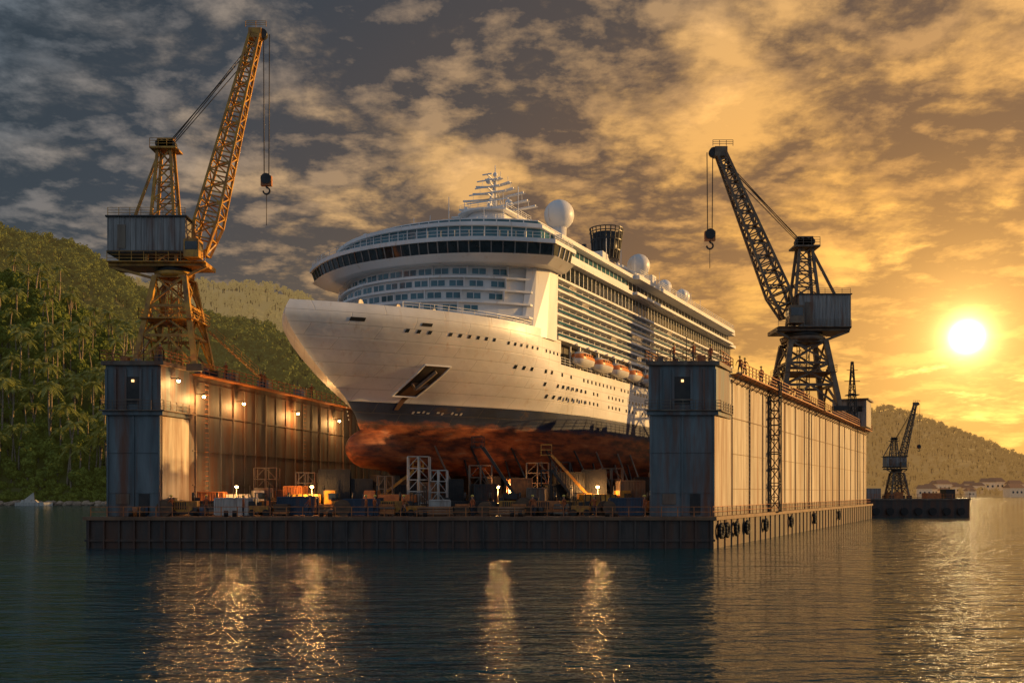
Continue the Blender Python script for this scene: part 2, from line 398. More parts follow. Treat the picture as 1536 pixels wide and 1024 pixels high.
for i,(zz,w) in enumerate(((42.9,6.4),(43.8,5.2),(44.9,4.6),(45.7,3.1),(46.6,2.6),(47.4,1.2))):
    for sg in (1,-1): ms.quad([(-16.0,.2*sg,zz),(-17.2,.2*sg,zz),(-17.0,w*sg,zz+.2),(-16.6,w*sg,zz+.22)],'white'); ms.beam((-16.2,w*sg,zz+.2),(-16.6,0,zz-.05),.2,'white')
    ms.beam((-14.6,-w*.6,zz+.3),(-14.6,w*.6,zz+.3),.14,'white'); ms.beam((-14.6,0,zz+.3),(-16.6,0,zz),.16,'white')
    ms.cyl((-16.6,w*.8,zz+.2),(-16.6,w*.8,zz+1.1),.04,.03,'white',5); ms.cyl((-16.6,-w*.7,zz+.2),(-16.6,-w*.7,zz+1.2),.04,.03,'white',5)
ms.sph((-15,0,46.9),.4,'white'); ms.sph((-16.9,0,48.3),.32,'white'); ms.sph((-15,3,43.6),.5,'white'); ms.sph((-15,-3.4,43.4),.45,'white')
for v in (-5,-2.6,3.2,5.4): ms.cyl((-13,v,38),(-13,v,43+R.random()*2.2),.06,.04,'white',6)
ms.sph((-3,-11.5,37.9),.5,'white'); ms.cyl((-3,-11.5,36.5),(-3,-11.5,37.7),.15,.15,'white')
for v in (-8,-5.5,2.5): ms.cyl((-9,v,37),(-9,v,41.5),.05,.035,'white',6)
ms.build('radar_mast',parent=ship)
dm=MB()
for u,v,zc,r,zb in ((-27,5,44.7,2.15,38.9),(-58,6,43.7,1.95,37.9),(-66,8,41.4,1.25,39.4),(-70,4,41.6,1.1,39.4),(-77,8,41.6,1.3,37.3),(-73,9,41.2,1.0,37.3)):
    dm.sph((u,v,zc),r,'white',n=24,m=14); dm.cyl((u,v,zb-1.5),(u,v,zc-r*.8),r*.42,r*.5,'white')
dm.box((-27,5,39),(4,4,2),'white')
dm.build('satellite_domes',parent=ship)
fn=MB()
fn.prism([(-48,3.4),(-58,2.6),(-58,-2.6),(-48,-3.4)],40,44.4,'white')
fn.cyl((-53,2,43.8),(-53.4,2,48.3),2.0,2.35,'funnel',20)
for j in range(20):
    t=2*math.pi*j/20; fn.beam((-53+2.15*math.cos(t),2+2.15*math.sin(t),44),(-53.4+2.75*math.cos(t),2+2.75*math.sin(t),49.2),.16,'funnel')
for zz,rr in ((45.5,2.4),(47.2,2.6),(48.6,2.75),(49.2,2.8)):
    for j in range(20):
        t=2*math.pi*j/20;t2=2*math.pi*(j+1)/20
        fn.beam((-53.2+rr*math.cos(t),2+rr*math.sin(t),zz),(-53.2+rr*math.cos(t2),2+rr*math.sin(t2),zz),.14,'funnel')
for x,v in ((-46,1),(-45,-2)): fn.cyl((x,v,39.5),(x,v,45.2),.5,.4,'funnel',8)
fn.box((-64,6,41),(2,1.6,4.2),'white'); fn.box((-40,4,41),(3,3,2),'white')
fn.build('funnel',parent=ship)
pr=MB()
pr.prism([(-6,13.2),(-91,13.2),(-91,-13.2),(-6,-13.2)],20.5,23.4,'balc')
for sg in (1,-1):
    u=-6
    while u>-90: pr.box((u,14.3*sg,21.9),(.3,.35,2.9),'white'); u-=6.2
    pr.railing((-6,14.45*sg,20.5),(-91,14.45*sg,20.5),.9,'white',1.4,.05)
pr.build('promenade_deck',parent=ship)
for sg in (1,-1):
    for j in range(9):
        u=-12-j*6.2-(0 if j<1 else .3); v=14.9*sg; b=MB(); n=10
        rows=[]
        for a in range(n+1):
            t=a/n*2-1; wv=.95*math.sqrt(max(0,1-t**4))+.02; x=t*2.6
            rows.append([(x,0,-.95+.35*t*t),(x,.75*wv,-.6),(x,wv,-.05),(x,wv*1.02,.1),(x,.82*wv,.65*(1-.3*t**4)),(x,.3*wv,.95*(1-.35*t**4)),(x,-.3*wv,.95*(1-.35*t**4)),(x,-.82*wv,.65*(1-.3*t**4)),(x,-wv*1.02,.1),(x,-wv,-.05),(x,-.75*wv,-.6)])
        m_=len(rows[0]); b.v=[p for r in rows for p in r]
        for a in range(n):
            for c in range(m_):
                k='white' if (c<2 or c>=8) else ('orange' if c in(2,3,7) else 'cwhite')
                b.face([a*m_+c,a*m_+(c+1)%m_,(a+1)*m_+(c+1)%m_,(a+1)*m_+c],k,True)
        for c in (0,n): b.face([c*m_+q for q in range(m_)],'white')
        for x in (-1.4,-.7,0,.7,1.4): b.box((x,.86*sg,.42),(.4,.06,.22),'glass')
        for x in (-1.9,1.9):
            b.beam((x,-.9*sg,-.9),(x,-.9*sg,1.6),.16,'white'); b.beam((x,-.9*sg,1.6),(x,.1*sg,1.75),.16,'white'); b.cyl((x,.05*sg,1.7),(x,.05*sg,.8),.03,.03,'rope',5)
        b.build('lifeboat_%d'%j,(u,v,21.7),0,ship)

DZ=2.94
kb=MB()
for v,sp in ((0,2.6),(-7.5,5),(7.5,5)):
    u=11 if v==0 else -2
    while u>-86:
        kb.box((u,v,DZ+1.0),(1.5,2.0,2.0),'conc'); kb.box((u,v,DZ+2.55),(1.3,1.7,1.08),'wood'); kb.box((u,v,DZ+3.66),(1.1,1.5,1.12),'wood')
        u-=sp
kb.build('keel_blocks',(-9.84,120,0),SRZ)
sh=MB()
for u in (6,2,-3,-8,-13,-18,-25,-30):
    for zz,o in ((10.5,4.0),(9,1.8)):
        w_=hw(u,zz); sh.cyl((u,w_+.05,zz),(u,min(w_+o,17.5),DZ),.12,.15,R.choice(['rib','dark']),7)
        sh.box((u,min(w_+o,17.5),DZ+.15),(.8,.8,.3),'conc')
sh.build('hull_shores',(-9.84,120,0),SRZ)

# ---------------------------------------------------------------- DOCK
dock=empty('floating_dry_dock')
def XR(Y): return 18.1+.5*(Y-93.3)
def XP(Y): return 18.9+.5*(Y-93.3)
def XLo(Y): return -39.2+.22*(Y-96.3)
def XLi(Y): return -34.0+.22*(Y-96.3)
WT=17.3
pt=MB()
P=[(-39.9,93.3),(18.9,93.3),(XP(200),200),(-18.5,200)]
pt.prism(P,-1,DZ-.02,'pont',capk='deckrust')
pt.box((-10.5,93.2,DZ-.14),(59.2,.5,.32),'seam')
pt.box((-10.5,93.22,.75),(59.0,.24,.2),'pont')
x=-39.6
while x<18.8:
    pt.box((x,93.18,1.4),(.16,.26,2.8),'pont'); x+=1.42
for k_ in range(46):
    Y=94.5+k_*2.3
    pt.beam((XP(Y)+.03,Y,-.5),(XP(Y)+.03,Y,2.7),.16,'pont')
pt.beam((18.95,93.3,DZ-.14),(XP(200)+.05,200,DZ-.14),.45,'seam',.35)
pt.build('pontoon',parent=dock)
rl=MB()
rl.railing((-39.5,93.35,DZ),(18.6,93.35,DZ),.95,'rail',1.5,.07,2)
rl.railing((19,94.2,DZ),(XP(199)-.1,199,DZ),.95,'rail',1.8,.05,2)
for x in range(-36,18,9): rl.cyl((x,94,DZ),(x,94,DZ+.6),.22,.22,'dark',8); rl.cyl((x+.8,94,DZ),(x+.8,94,DZ+.6),.22,.22,'dark',8)
rl.build('deck_railing',parent=dock)

def wing(Xa,Xb,Y0,Y1,facek,endk):
    w=MB()
    a,b,c,d=[(Xa(Y0),Y0),(Xb(Y0),Y0),(Xb(Y1),Y1),(Xa(Y1),Y1)]
    def side(p,q,k): w.quad([(p[0],p[1],DZ),(q[0],q[1],DZ),(q[0],q[1],WT),(p[0],p[1],WT)],k)
    side(a,b,endk); side(b,c,facek); side(c,d,endk); side(d,a,facek)
    w.quad([(x,y,WT) for x,y in (a,b,c,d)],'deckrust')
    return w
def expand(q,e):
    cx=sum(p[0] for p in q)/len(q); cy=sum(p[1] for p in q)/len(q)
    return [(x+(e if x>cx else -e),y+(e if y>cy else -e)) for x,y in q]
def tower(w,Xa,Xb,Y0,L=5.5):
    q=[(Xa(Y0),Y0),(Xb(Y0),Y0),(Xb(Y0+L),Y0+L),(Xa(Y0+L),Y0+L)]
    w.prism(expand(q,.3),12.7,13.1,'steelblue')
    w.prism(expand(q,.55),13.1,13.2,'rib')
    w.prism(expand(q,.06),13.2,WT+.2,'steelblue')
    w.prism(expand(q,.4),WT+.2,WT+.6,'rib')
    e=expand(q,.5)
    for i in range(4):
        if i!=2: w.railing((*e[i],13.2),(*e[(i+1)%4],13.2),.9,'rib',1.2,.05)
        w.railing((*e[i],WT+.6),(*e[(i+1)%4],WT+.6),1.0,'rail',1.2,.07)
    xa,xb=q[0][0],q[1][0]; W=xb-xa
    for t in (.0,.17,.36,.64,.83,1): w.box((xa+W*t,Y0-.1,15.2),(.22,.22,3.9),'steelblue')
    for t in (.02,.5,.98): w.box((xa+W*t,Y0-.06,7.8),(.16,.14,9.7),'steelblue')
    for z_ in (5.2,9.1): w.box((xa+W/2,Y0-.03,z_),(W,.07,.07),'steelblue')
    w.box((xa+W/2,Y0-.05,15.1),(W*.26,.18,2.6),'dark'); w.box((xa+W*.5,Y0-.2,14.2),(W*.3,.12,.1),'rib')
    w.box((xa+W*.5,Y0-.22,16.0),(.22,.15,.22),'lampw')
    w.box((xa+W*.7,Y0-.05,4.1),(1.0,.15,2.0),'dark'); w.box((xa+W*.3,Y0-.05,4.6),(1.3,.12,1.0),'rib')
    for t,s_ in ((.2,.5),(.45,.35),(.85,.6)): w.box((xa+W*t,Y0+2,WT+.6+s_*.7),(s_*1.3,.8,s_*1.4),R.choice(['cab','rail','rib']))
    w.cyl((xa+W*.6,Y0+1.2,WT+.5),(xa+W*.6,Y0+1.2,WT+3.2),.05,.04,'dark',6)
w=wing(lambda Y:XR(Y)-6.3,XR,96.3,198,'panel','steelblue')
tower(w,lambda Y:XR(Y)-6.3,XR,96.3,5)
dN=Vector((.894,-.447,0))
Y=102.2;i=0
while Y<198:
    p=Vector((XR(Y),Y,0)); dd=Vector((.447,.894,0))
    if i%3==0: w.beam(p+dN*.03+Vector((0,0,DZ)),p+dN*.03+Vector((0,0,WT-.5)),.12,'seam')
    else: w.quad([tuple(p+dN*.012+Vector((0,0,DZ))),tuple(p+dN*.012+dd*.1+Vector((0,0,DZ))),tuple(p+dN*.012+dd*.1+Vector((0,0,WT-.5))),tuple(p+dN*.012+Vector((0,0,WT-.5)))],'seam')
    Y+=R.choice([1.6,1.9,2.3]); i+=1
for z_,t in ((5.6,.05),(9.2,.05),(12.9,.08),(16.7,.25)):
    w.beam(Vector((XR(102),102,z_))+dN*.03,Vector((XR(198),198,z_))+dN*.03,t,'seam')
w.quad([tuple(Vector((XR(96.4),96.4,DZ))+dN*.02),tuple(Vector((XR(198),198,DZ))+dN*.02),tuple(Vector((XR(198),198,3.9))+dN*.02),tuple(Vector((XR(96.4),96.4,3.7))+dN*.02)],'rib')
w.beam(Vector((XR(102),102,WT))+dN*.5,Vector((XR(198),198,WT))+dN*.5,1.3,'rail',.14)
for k_ in range(48):
    Y=102+k_*2.0; p=Vector((XR(Y),Y,0)); w.beam(p+Vector((0,0,WT-.9)),p+dN*1.1+Vector((0,0,WT)),.09,'rib')
w.railing(Vector((XR(102),102,WT+.05))+dN*1.1,Vector((XR(198),198,WT+.05))+dN*1.1,1.1,'rail',1.6,.09)
w.railing(Vector((XR(102)-6.2,102,WT)),Vector((XR(198)-6.2,198,WT)),1.1,'rail',1.6,.09)
for i_ in range(34):
    Y=R.uniform(102,190)
    if abs(Y-151)>8: w.box((XR(Y)-R.uniform(.8,5),Y,WT+.5),(R.uniform(.5,1.2),R.uniform(.5,1.5),R.uniform(.8,1.9)),R.choice(['cab','rail','rib','dark']),.46)
for Y in (118,):
    base=Vector((XR(Y),Y,0))+dN*.7
    w.lattice(base+Vector((0,0,DZ)),base+Vector((0,0,WT+1)),1.2,1.2,9,'dark',(.894,-.447,0),.14,.09)
    for z_ in range(4,18,2): w.box(base+Vector((0,0,z_)),(1.2,1.2,.1),'rib',-.464)
for Y in (108,140,165,185):
    for dy in (0,.5): w.beam(Vector((XR(Y+dy),Y+dy,DZ))+dN*.25,Vector((XR(Y+dy),Y+dy,WT))+dN*.25,.07,'rib')
    for z_ in range(28): w.beam(Vector((XR(Y),Y,DZ+z_*.5))+dN*.25,Vector((XR(Y+.5),Y+.5,DZ+z_*.5))+dN*.25,.05,'rib')
w.build('wing_wall_right',parent=dock,recalc=False)
w=wing(XLi,XLo,96.3,198,'wallin','steelblue')
tower(w,XLo,XLi,96.3,5)
nL=Vector((.976,-.215,0)); i=0; Y=102.5
w.quad([tuple(Vector((XLi(96.5),96.5,DZ))+nL*.08),tuple(Vector((XLi(101.2),101.2,DZ))+nL*.08),tuple(Vector((XLi(101.2),101.2,12.6))+nL*.08),tuple(Vector((XLi(96.5),96.5,12.6))+nL*.08)],'panel')
while Y<198:
    p=Vector((XLi(Y),Y,0))+nL*.04; w.beam(p+Vector((0,0,DZ)),p+Vector((0,0,WT-.5)),.1 if i%3 else .2,'rib' if i%3==0 else 'wallin'); Y+=2.6; i+=1
for z_ in (6,9.5,13.3,16.6): w.beam(Vector((XLi(102),102,z_))+nL*.05,Vector((XLi(198),198,z_))+nL*.05,.1,'wallin')
w.beam(Vector((XLi(102),102,WT))+nL*.5,Vector((XLi(198),198,WT))+nL*.5,1.2,'rail',.15)
w.railing(Vector((XLi(102),102,WT+.05))+nL*1.0,Vector((XLi(198),198,WT+.05))+nL*1.0,1.1,'rail',1.6,.09)
w.railing((XLo(102),102,WT),(XLo(198),198,WT),1.1,'rail',1.6,.07)
for Y in (104,128):
    for z_ in range(28): w.beam(Vector((XLi(Y),Y,DZ+z_*.5))+nL*.3,Vector((XLi(Y+.6),Y+.6,DZ+z_*.5))+nL*.3,.06,'rail')
for Y in (107,113,121,131): w.box((XLi(Y)-1.5,Y,WT+.7),(1.4,1.8,1.4),'cab')
w.build('wing_wall_left',parent=dock,recalc=False)
def lamp(loc,dirn,power,post=None,name='wall_lamp'):
    l=MB(); p=Vector(loc)
    if post is not None: l.cyl((p.x,p.y,post),(p.x,p.y,p.z),.05,.04,'dark',6)
    else: l.beam(p-Vector(dirn)*.9+Vector((0,0,.25)),p+Vector((0,0,.25)),.07,'dark')
    l.cyl((p.x,p.y,p.z+.25),(p.x,p.y,p.z+.05),.1,.24,'dark',10); l.sph((p.x,p.y,p.z),.17,'lamp',n=10,m=6)
    o=l.build(name); 
    li=bpy.data.lights.new(name+'_light','POINT'); li.energy=power; li.color=(1,.50,.16); li.shadow_soft_size=.2
    lo=bpy.data.objects.new(name+'_light',li); sc.collection.objects.link(lo); lo.location=p+Vector(dirn)*.25-Vector((0,0,.35)); lo.parent=o
for Y in (102.6,111,124.8,138): lamp(Vector((XLi(Y),Y,15.1))+nL*.95,nL,750)
for Y in (98.0,): lamp(Vector((XLi(Y),Y,16.2))+nL*.9,nL,400)
for x,Y,p in ((-28.5,103,700),(-20.3,101,900),(-1.5,106,1400),(9,104.5,900)): lamp((x,Y,DZ+2.9),(0,-1,0),p,DZ,'flood_lamp')
h=MB(); h.box((0,0,2.4),(6,7,4.8),'cab',-.46); h.box((0,0,4.95),(6.8,7.8,.3),'rib',-.46)
for k_ in (-1.8,0,1.8): h.box((k_*.894-1.56-.05,-3.13-k_*.44,3.2),(1.1,.1,1.0),'glass',-.46)
h.build('control_house',(63.5,186,WT))
h=MB(); h.lattice((0,0,0),(0,0,11.5),1.6,.3,10,'dark',(1,0,0),.14,.09); h.beam((-1.4,0,8),(1.4,0,8),.12,'dark'); h.beam((-1,0,10),(1,0,10),.1,'dark'); h.box((0,0,5.5),(2,2,.15),'dark')
h.build('signal_mast',(61.5,180,WT))

# ---------------------------------------------------------------- CRANES
def crane(name,loc,rz,steel,hb,ht,zt,cab,afr,jf,jt,hookz,linez,jw=2.2,flip=1,scl=1):
    c=MB(); s=scl
    B=[(x*hb,y*hb) for x,y in ((-1,-1),(1,-1),(1,1),(-1,1))]; T=[(x*ht,y*ht) for x,y in ((-1,-1),(1,-1),(1,1),(-1,1))]
    nb=3
    for i in range(4):
        b0=Vector((*B[i],.6)); t0=Vector((*T[i],zt)); b1=Vector((*B[(i+1)%4],.6)); t1=Vector((*T[(i+1)%4],zt))
        c.beam(b0,t0,.5*s,steel)
        for j in range(nb):
            p0=b0.lerp(t0,j/nb);p1=b0.lerp(t0,(j+1)/nb);q0=b1.lerp(t1,j/nb);q1=b1.lerp(t1,(j+1)/nb)
            c.beam(p1,q1,.26*s,steel)
            if j: c.beam(p0,q1,.18*s,steel); c.beam(q0,p1,.18*s,steel)
            else: m_=(p1+q1)/2; c.beam(p0,m_,.2*s,steel); c.beam(q0,m_,.2*s,steel)
        c.box((*B[i],.35),(1.5*s,.7*s,.7),'dark')
    c.lattice((0,0,.6),(0,0,zt),1.0*s,1.0*s,9,steel,(1,0,0),.1,.06)
    hm=hb+(ht-hb)*.5
    c.box((0,0,zt*.55),(2*hm+1.0,2*hm+1.0,.12),steel)
    for a,b in (((-1,-1),(1,-1)),((1,-1),(1,1)),((-1,-1),(-1,1))): c.railing((a[0]*(hm+.5),a[1]*(hm+.5),zt*.55),(b[0]*(hm+.5),b[1]*(hm+.5),zt*.55),1.0,steel,1.2,.05)
    c.cyl((0,0,zt),(0,0,zt+.5*s),ht*1.25,ht*1.35,steel,20); c.cyl((0,0,zt+.5*s),(0,0,zt+1.0*s),ht*1.1,ht*1.1,'dark',20)
    pz=zt+1.0*s; pw=ht*2.0
    x0,x1=min(cab[0],-pw*.9),max(jf[0]+1,cab[1])
    c.box(((x0+x1)/2,0,pz+.2*s),(x1-x0,ht*2.2,.4*s),steel)
    c.railing((x0,-ht*1.3,pz+.4*s),(x1,-ht*1.3,pz+.4*s),1.0,steel,1.2,.05); c.beam((x0,-ht*1.3,pz+.35*s),(x1,-ht*1.3,pz+.35*s),.5,steel,.1)
    c.beam((x0,-ht*.9,pz),(0,-ht*.6,pz-1.6*s),.25*s,steel); c.beam((x1,-ht*.9,pz),(0,-ht*.6,pz-1.6*s),.25*s,steel)
    cx=(cab[0]+cab[1])/2; cw=cab[1]-cab[0]; ch=cab[3]-cab[2]; cd=ht*2.3
    c.box((cx,0,(cab[2]+cab[3])/2),(cw,cd,ch),'cab'); c.box((cx,0,cab[3]+.08),(cw+.4,cd+.4,.16),'dark'); c.box((cx,0,cab[2]-.1),(cw+.2,cd+.2,.25),'dark')
    nn=int(cw/.55)
    for j in range(nn+1): c.box((cab[0]+cw*j/nn,-cd/2-.03,(cab[2]+cab[3])/2),(.08,.07,ch),'cab')
    c.box((cx-cw*.32,-cd/2-.05,cab[2]+ch*.42),(.8*s,.1,ch*.7),'rib')
    c.railing((cab[0],-cd/2,cab[3]+.16),(cab[1],-cd/2,cab[3]+.16),.8,steel,1.1,.05)
    oc=(jf[0]-flip*.1,-cd/2-.5*s,pz+1.5*s)
    c.box(oc,(1.5*s,1.5*s,1.8*s),steel); c.box((oc[0],oc[1]-.76*s,oc[2]+.25*s),(1.2*s,.06,.8*s),'glass'); c.box((oc[0]+flip*.76*s,oc[1],oc[2]+.25*s),(.06,1.2*s,.8*s),'glass')
    ax,az=afr; bt=cab[3]
    for y in (-1,1):
        for x in (-1.6*s,1.5*s): c.beam((ax+x,y*ht*.85,pz),(ax+x*.42,y*.55*s,az-1.2*s),.28*s,steel)
        for j in range(7):
            t0=j/7;t1=(j+1)/7; zz=lambda t:pz+(az-1.2*s-pz)*t; xx=lambda t,sg:ax+sg*(1.55*s+( .65*s-1.55*s)*t); yy=lambda t:y*(ht*.85+(.55*s-ht*.85)*t)
            c.beam((xx(t0,-1),yy(t0),zz(t0)),(xx(t1,1),yy(t1),zz(t1)),.12*s,steel); c.beam((xx(t1,-1),yy(t1),zz(t1)),(xx(t1,1),yy(t1),zz(t1)),.13*s,steel)
            c.beam((xx(t0,1),yy(t0),zz(t0)),(xx(t1,-1),yy(t1),zz(t1)),.1*s,steel)
    c.beam((ax-flip*.7*s,0,az-1.3*s),(ax-flip*3.4*s,0,bt),.24*s,steel)
    c.box((ax,0,az-1.2*s),(2.7*s,2.2*s,.18*s),steel)
    c.railing((ax-1.3*s,-1.1*s,az-1.1*s),(ax+1.3*s,-1.1*s,az-1.1*s),.8*s,steel,.8*s,.05*s)
    for x in (-.6,.0,.6): c.cyl((ax+x*s,-.45*s,az-.6*s),(ax+x*s,.45*s,az-.6*s),.42*s,.42*s,'dark',12)
    c.box((ax,0,az-.5*s),(1.6*s,.9*s,.9*s),steel)
    jf_=Vector((jf[0],0,jf[1])); jt_=Vector((jt[0],0,jt[1])); L=(jt_-jf_)
    mid=jf_+L*.14
    c.lattice(jf_,mid,jw*.6,jw,2,steel,(0,1,0),.28*s,.15*s)
    c.lattice(mid,jt_,jw,jw*.42,19,steel,(0,1,0),.24*s,.13*s)
    d=L.normalized()
    c.box(tuple(jt_),(1.3*s,1.0*s,1.0*s),steel); c.cyl(tuple(jt_+Vector((flip*.7*s,-.3*s,0))),tuple(jt_+Vector((flip*.7*s,.3*s,0))),.5*s,.5*s,'dark',14)
    c.railing(tuple(jt_+Vector((-.9*s,-.6*s,.5*s))),tuple(jt_+Vector((1.2*s,-.6*s,.5*s))),.6*s,steel,.7*s,.05*s)
    for y in (-.5,-.2,.2,.5):
        c.cyl((ax+flip*.5*s,y*s,az-.5*s),tuple(jt_-d*(.6+abs(y)*3)*s+Vector((0,y*s,.3*s))),.045*s,.045*s,'rope',5)
    hx=jt[0]+flip*1.1*s
    for x in (-.3,.3): c.cyl((hx+x*s,0,jt[1]),(hx+x*.8*s,0,hookz+.6*s),.05*s,.05*s,'rope',5)
    c.box((hx,0,hookz+.25*s),(1.1*s,.5*s,1.0*s),'rail'); c.cyl((hx,-.35*s,hookz+.45*s),(hx,.35*s,hookz+.45*s),.55*s,.55*s,'dark',12)
    prev=None
    for j in range(10):
        t=rad(90-j*30); p=Vector((hx+.34*s*math.cos(t),0,hookz-.75*s+.34*s*math.sin(t)))
        if prev: c.beam(prev,p,.16*s,'dark')
        prev=p
    c.beam((hx,0,hookz-.1*s),(hx,0,hookz-.4*s),.18*s,'dark')
    c.cyl((hx,0,hookz-1.1*s),(hx,0,linez),.035*s,.035*s,'rope',5)
    return c.build(name,loc,rz)
crane('dockyard_crane',(-34.6,102.2,WT),0,'yellow',3.0,1.5,9.8,(-6.2,1.6,12.3,15.7),(-.9,24.2),(2.7,12.3),(8.3,34.9),19.6,15.3,2.3,1,1.0)
crane('dockyard_crane',(44.3,151.5,WT),0,'cgrey',4.2,2.6,10.6,(-1.4,6.2,12.6,17.4),(.2,26.8),(-2.4,14.6),(-12.6,39.6),26.5,22.0,3.0,-1,1.45)
st=MB(); st.beam((0,0,4.6),(5,1,0),.12,'yellow'); st.beam((0,.8,4.6),(5,1.8,0),.12,'yellow'); st.railing((0,0,4.6),(5,1,0),1,'yellow',1,.05)
for j in range(14): st.box((j*.36,.4+j*.07,4.6-j*.33),(.3,.8,.04),'yellow')
st.build('crane_stairway',(-31.5,103,WT))
bg=MB()
bg.prism([(-11,-5),(11,-5),(13,-1),(13,5),(-11,5)],-1,3.6,'pont'); bg.prism([(-11.2,-5.2),(11.2,-5.2),(13.3,-1),(13.3,5.2),(-11.2,5.2)],3.6,3.9,'rib')
bg.railing((-11,-5,3.9),(11,-5,3.9),1,'rail',1.8,.08)
for x,w_,hh,k in ((-8,3,2.2,'cab'),(-3,2.5,1.4,'rail'),(5,3,1.2,'rail'),(8.5,2,2,'dark')): bg.box((x,0,3.9+hh/2),(w_,3,hh),k)
for x in range(-9,11,3): bg.cyl((x,-5.3,1.2),(x,-5.6,1.2),.8,.8,'tyre',12)
bg.build('work_barge',(86,216,0))
crane('dockyard_crane',(83.5,216,3.9),0,'cgrey',1.9,1.1,5.5,(-2.6,1.6,6.9,9.0),(-.6,13.3),(.8,7.5),(4.0,20.5),11,10.2,1.3,1,.7)

# ---------------------------------------------------------------- deck equipment
def container(x,y,L,Wd,Hh,k,rz=0,name='shipping_container'):
    c=MB(); c.box((0,0,Hh/2+.12),(L-.1,Wd-.1,Hh-.1),k,0)
    for sx in (-1,1):
        for sy in (-1,1): c.box((sx*L/2,sy*Wd/2,Hh/2+.12),(.14,.14,Hh),k)
    for z_ in (.12,Hh+.12):
        for sy in (-1,1): c.box((0,sy*Wd/2,z_),(L,.12,.12),k)
    n=int(L/.3)
    for j in range(n): c.box((-L/2+.2+j*(L-.4)/max(1,n-1),-Wd/2+.02,Hh/2+.12),(.1,.08,Hh-.2),k)
    for sx in (-.3,.3): c.box((sx*L,0,.04),(.3,Wd,.1),'dark')
    c.build(name,(x,y,DZ),rz)
container(-27.2,98.3,3.7,2,1.6,'cwhite'); container(-14.8,98.4,3.6,2,1.5,'blue',.05); container(11.2,98.3,3.1,2,1.6,'blue'); container(-7.2,99.2,2,1.6,1.4,'cwhite',.1)
container(-21.4,99.5,3.6,2.0,1.7,'blue',.0)
container(6.0,108,3,2.4,4.3,'dark',.2); container(9,109,2.6,2.4,4.6,'dark',-.1); container(-19.2,108,3.2,2.4,4.6,'dark',.1); container(-16.4,109,2.2,2.4,3.6,'dark',.1)
container(0.8,104.5,2.2,2,3.6,'rail',.2); container(-24.5,112,4,2.4,2.4,'rail',.2); container(3.2,112,3,2.4,2.6,'blue',.1); container(-12,112,3,2.4,3,'dark',.3)
container(2.6,103,1.8,1.8,2.6,'rib',-.2); container(-3,106,2.4,2,3.0,'dark',.2); container(12.6,106,2.6,2,3.4,'rib',.1); container(-31.5,104,3,2,2.2,'rail',.1)
for (x,y,hh,k) in ((-22.6,104,2.8,'rail'),(-9,107,3.2,'rib'),(4.6,106.4,3.0,'dark'),(8,113,4.4,'rib'),(14.5,110,3.8,'dark'),(-27,108,2.6,'rib'),(-6.4,111,3.6,'dark'),(17,116,4.4,'rib'),(1.0,116,3.8,'dark'),(-18,112,2.8,'rib')): container(x,y,1.9,1.7,hh,k,R.uniform(-.3,.3),'machinery_cabinet')
def generator(x,y,rz,k='rail'):
    c=MB(); c.box((0,0,.9),(2.6,1.4,1.1),k); c.box((0,0,.25),(3,1.6,.2),'dark'); c.cyl((.8,0,1.4),(.8,0,2.3),.12,.12,'dark',8); c.box((-1.1,0,1.6),(.5,1.2,.35),'dark')
    for j in range(6): c.box((-.9+j*.22,-.72,1.0),(.1,.06,.7),'dark')
    for sx in (-.9,.9):
        for sy in (-.75,.75): c.cyl((sx,sy-.1,.3),(sx,sy+.1,.3),.3,.3,'tyre',12)
    c.build('diesel_generator',(x,y,DZ),rz)
for a in ((-32.2,98,.1),(-30.6,100.5,.3),(-23.4,101,-.2),(-17,101.5,.1),(-3.0,100.5,.1),(3.5,99.6,-.1),(5.8,102,.3),(13,101,.1),(-12,99.6,.1),(-26,104,.4),(0,101.8,0),(-5.6,102,.2)): generator(*a,k=R.choice(['rail','yellow','dark']))
def truck(x,y,rz,k):
    c=MB(); c.box((0,0,.75),(5.2,1.9,.25),'dark'); c.prism([(2.6,-.95),(1.2,-.95),(1.2,.95),(2.6,.95)],.6,2.5,k,[(2.3,-.9),(1.2,-.9),(1.2,.9),(2.3,.9)])
    c.box((2.0,-.96,1.9),(.7,.05,.6),'glass'); c.box((2.5,0,1.9),(.1,1.5,.6),'glass')
    c.box((-.9,0,1.5),(3.5,1.9,1.2),k)
    for j in range(7): c.box((-2.5+j*.53,-.98,1.5),(.08,.08,1.2),'dark')
    for sx in (1.8,-1.0,-2.0):
        for sy in (-.85,.85): c.cyl((sx,sy-.15,.45),(sx,sy+.15,.45),.45,.45,'tyre',14)
    c.cyl((1.05,.7,1),(1.05,.7,3),.08,.08,'dark',6)
    c.build('work_truck',(x,y,DZ),rz)
truck(-20.5,102.5,.1,'yellow'); truck(-12.6,101.8,math.pi-.2,'rail'); truck(9.8,103.5,.2,'yellow'); truck(-29,106.5,.4,'cwhite')
def forklift(x,y,rz):
    c=MB(); c.box((0,0,.7),(1.8,1.1,.6),'yellow'); c.box((-.7,0,1.2),(.5,1.0,.5),'dark')
    for sx in (-.4,.6):
        for sy in (-.5,.5): c.beam((sx,sy,1),(sx*.9,sy,2.2),.07,'dark')
    c.box((.1,0,2.22),(1.1,1.1,.07),'dark'); c.box((0,0,1.1),(.4,.5,.5),'dark')
    for sy in (-.35,.35): c.beam((1.05,sy,.1),(1.0,sy,3.0),.1,'dark'); c.beam((1.1,sy,.15),(2.1,sy,.15),.1,'dark')
    for z_ in (.4,1.4,2.9): c.beam((1.05,-.35,z_),(1.05,.35,z_),.08,'dark')
    for sx in (-.65,.65):
        for sy in (-.55,.55): c.cyl((sx,sy-.12,.33),(sx,sy+.12,.33),.33,.33,'tyre',12)
    c.build('forklift',(x,y,DZ),rz)
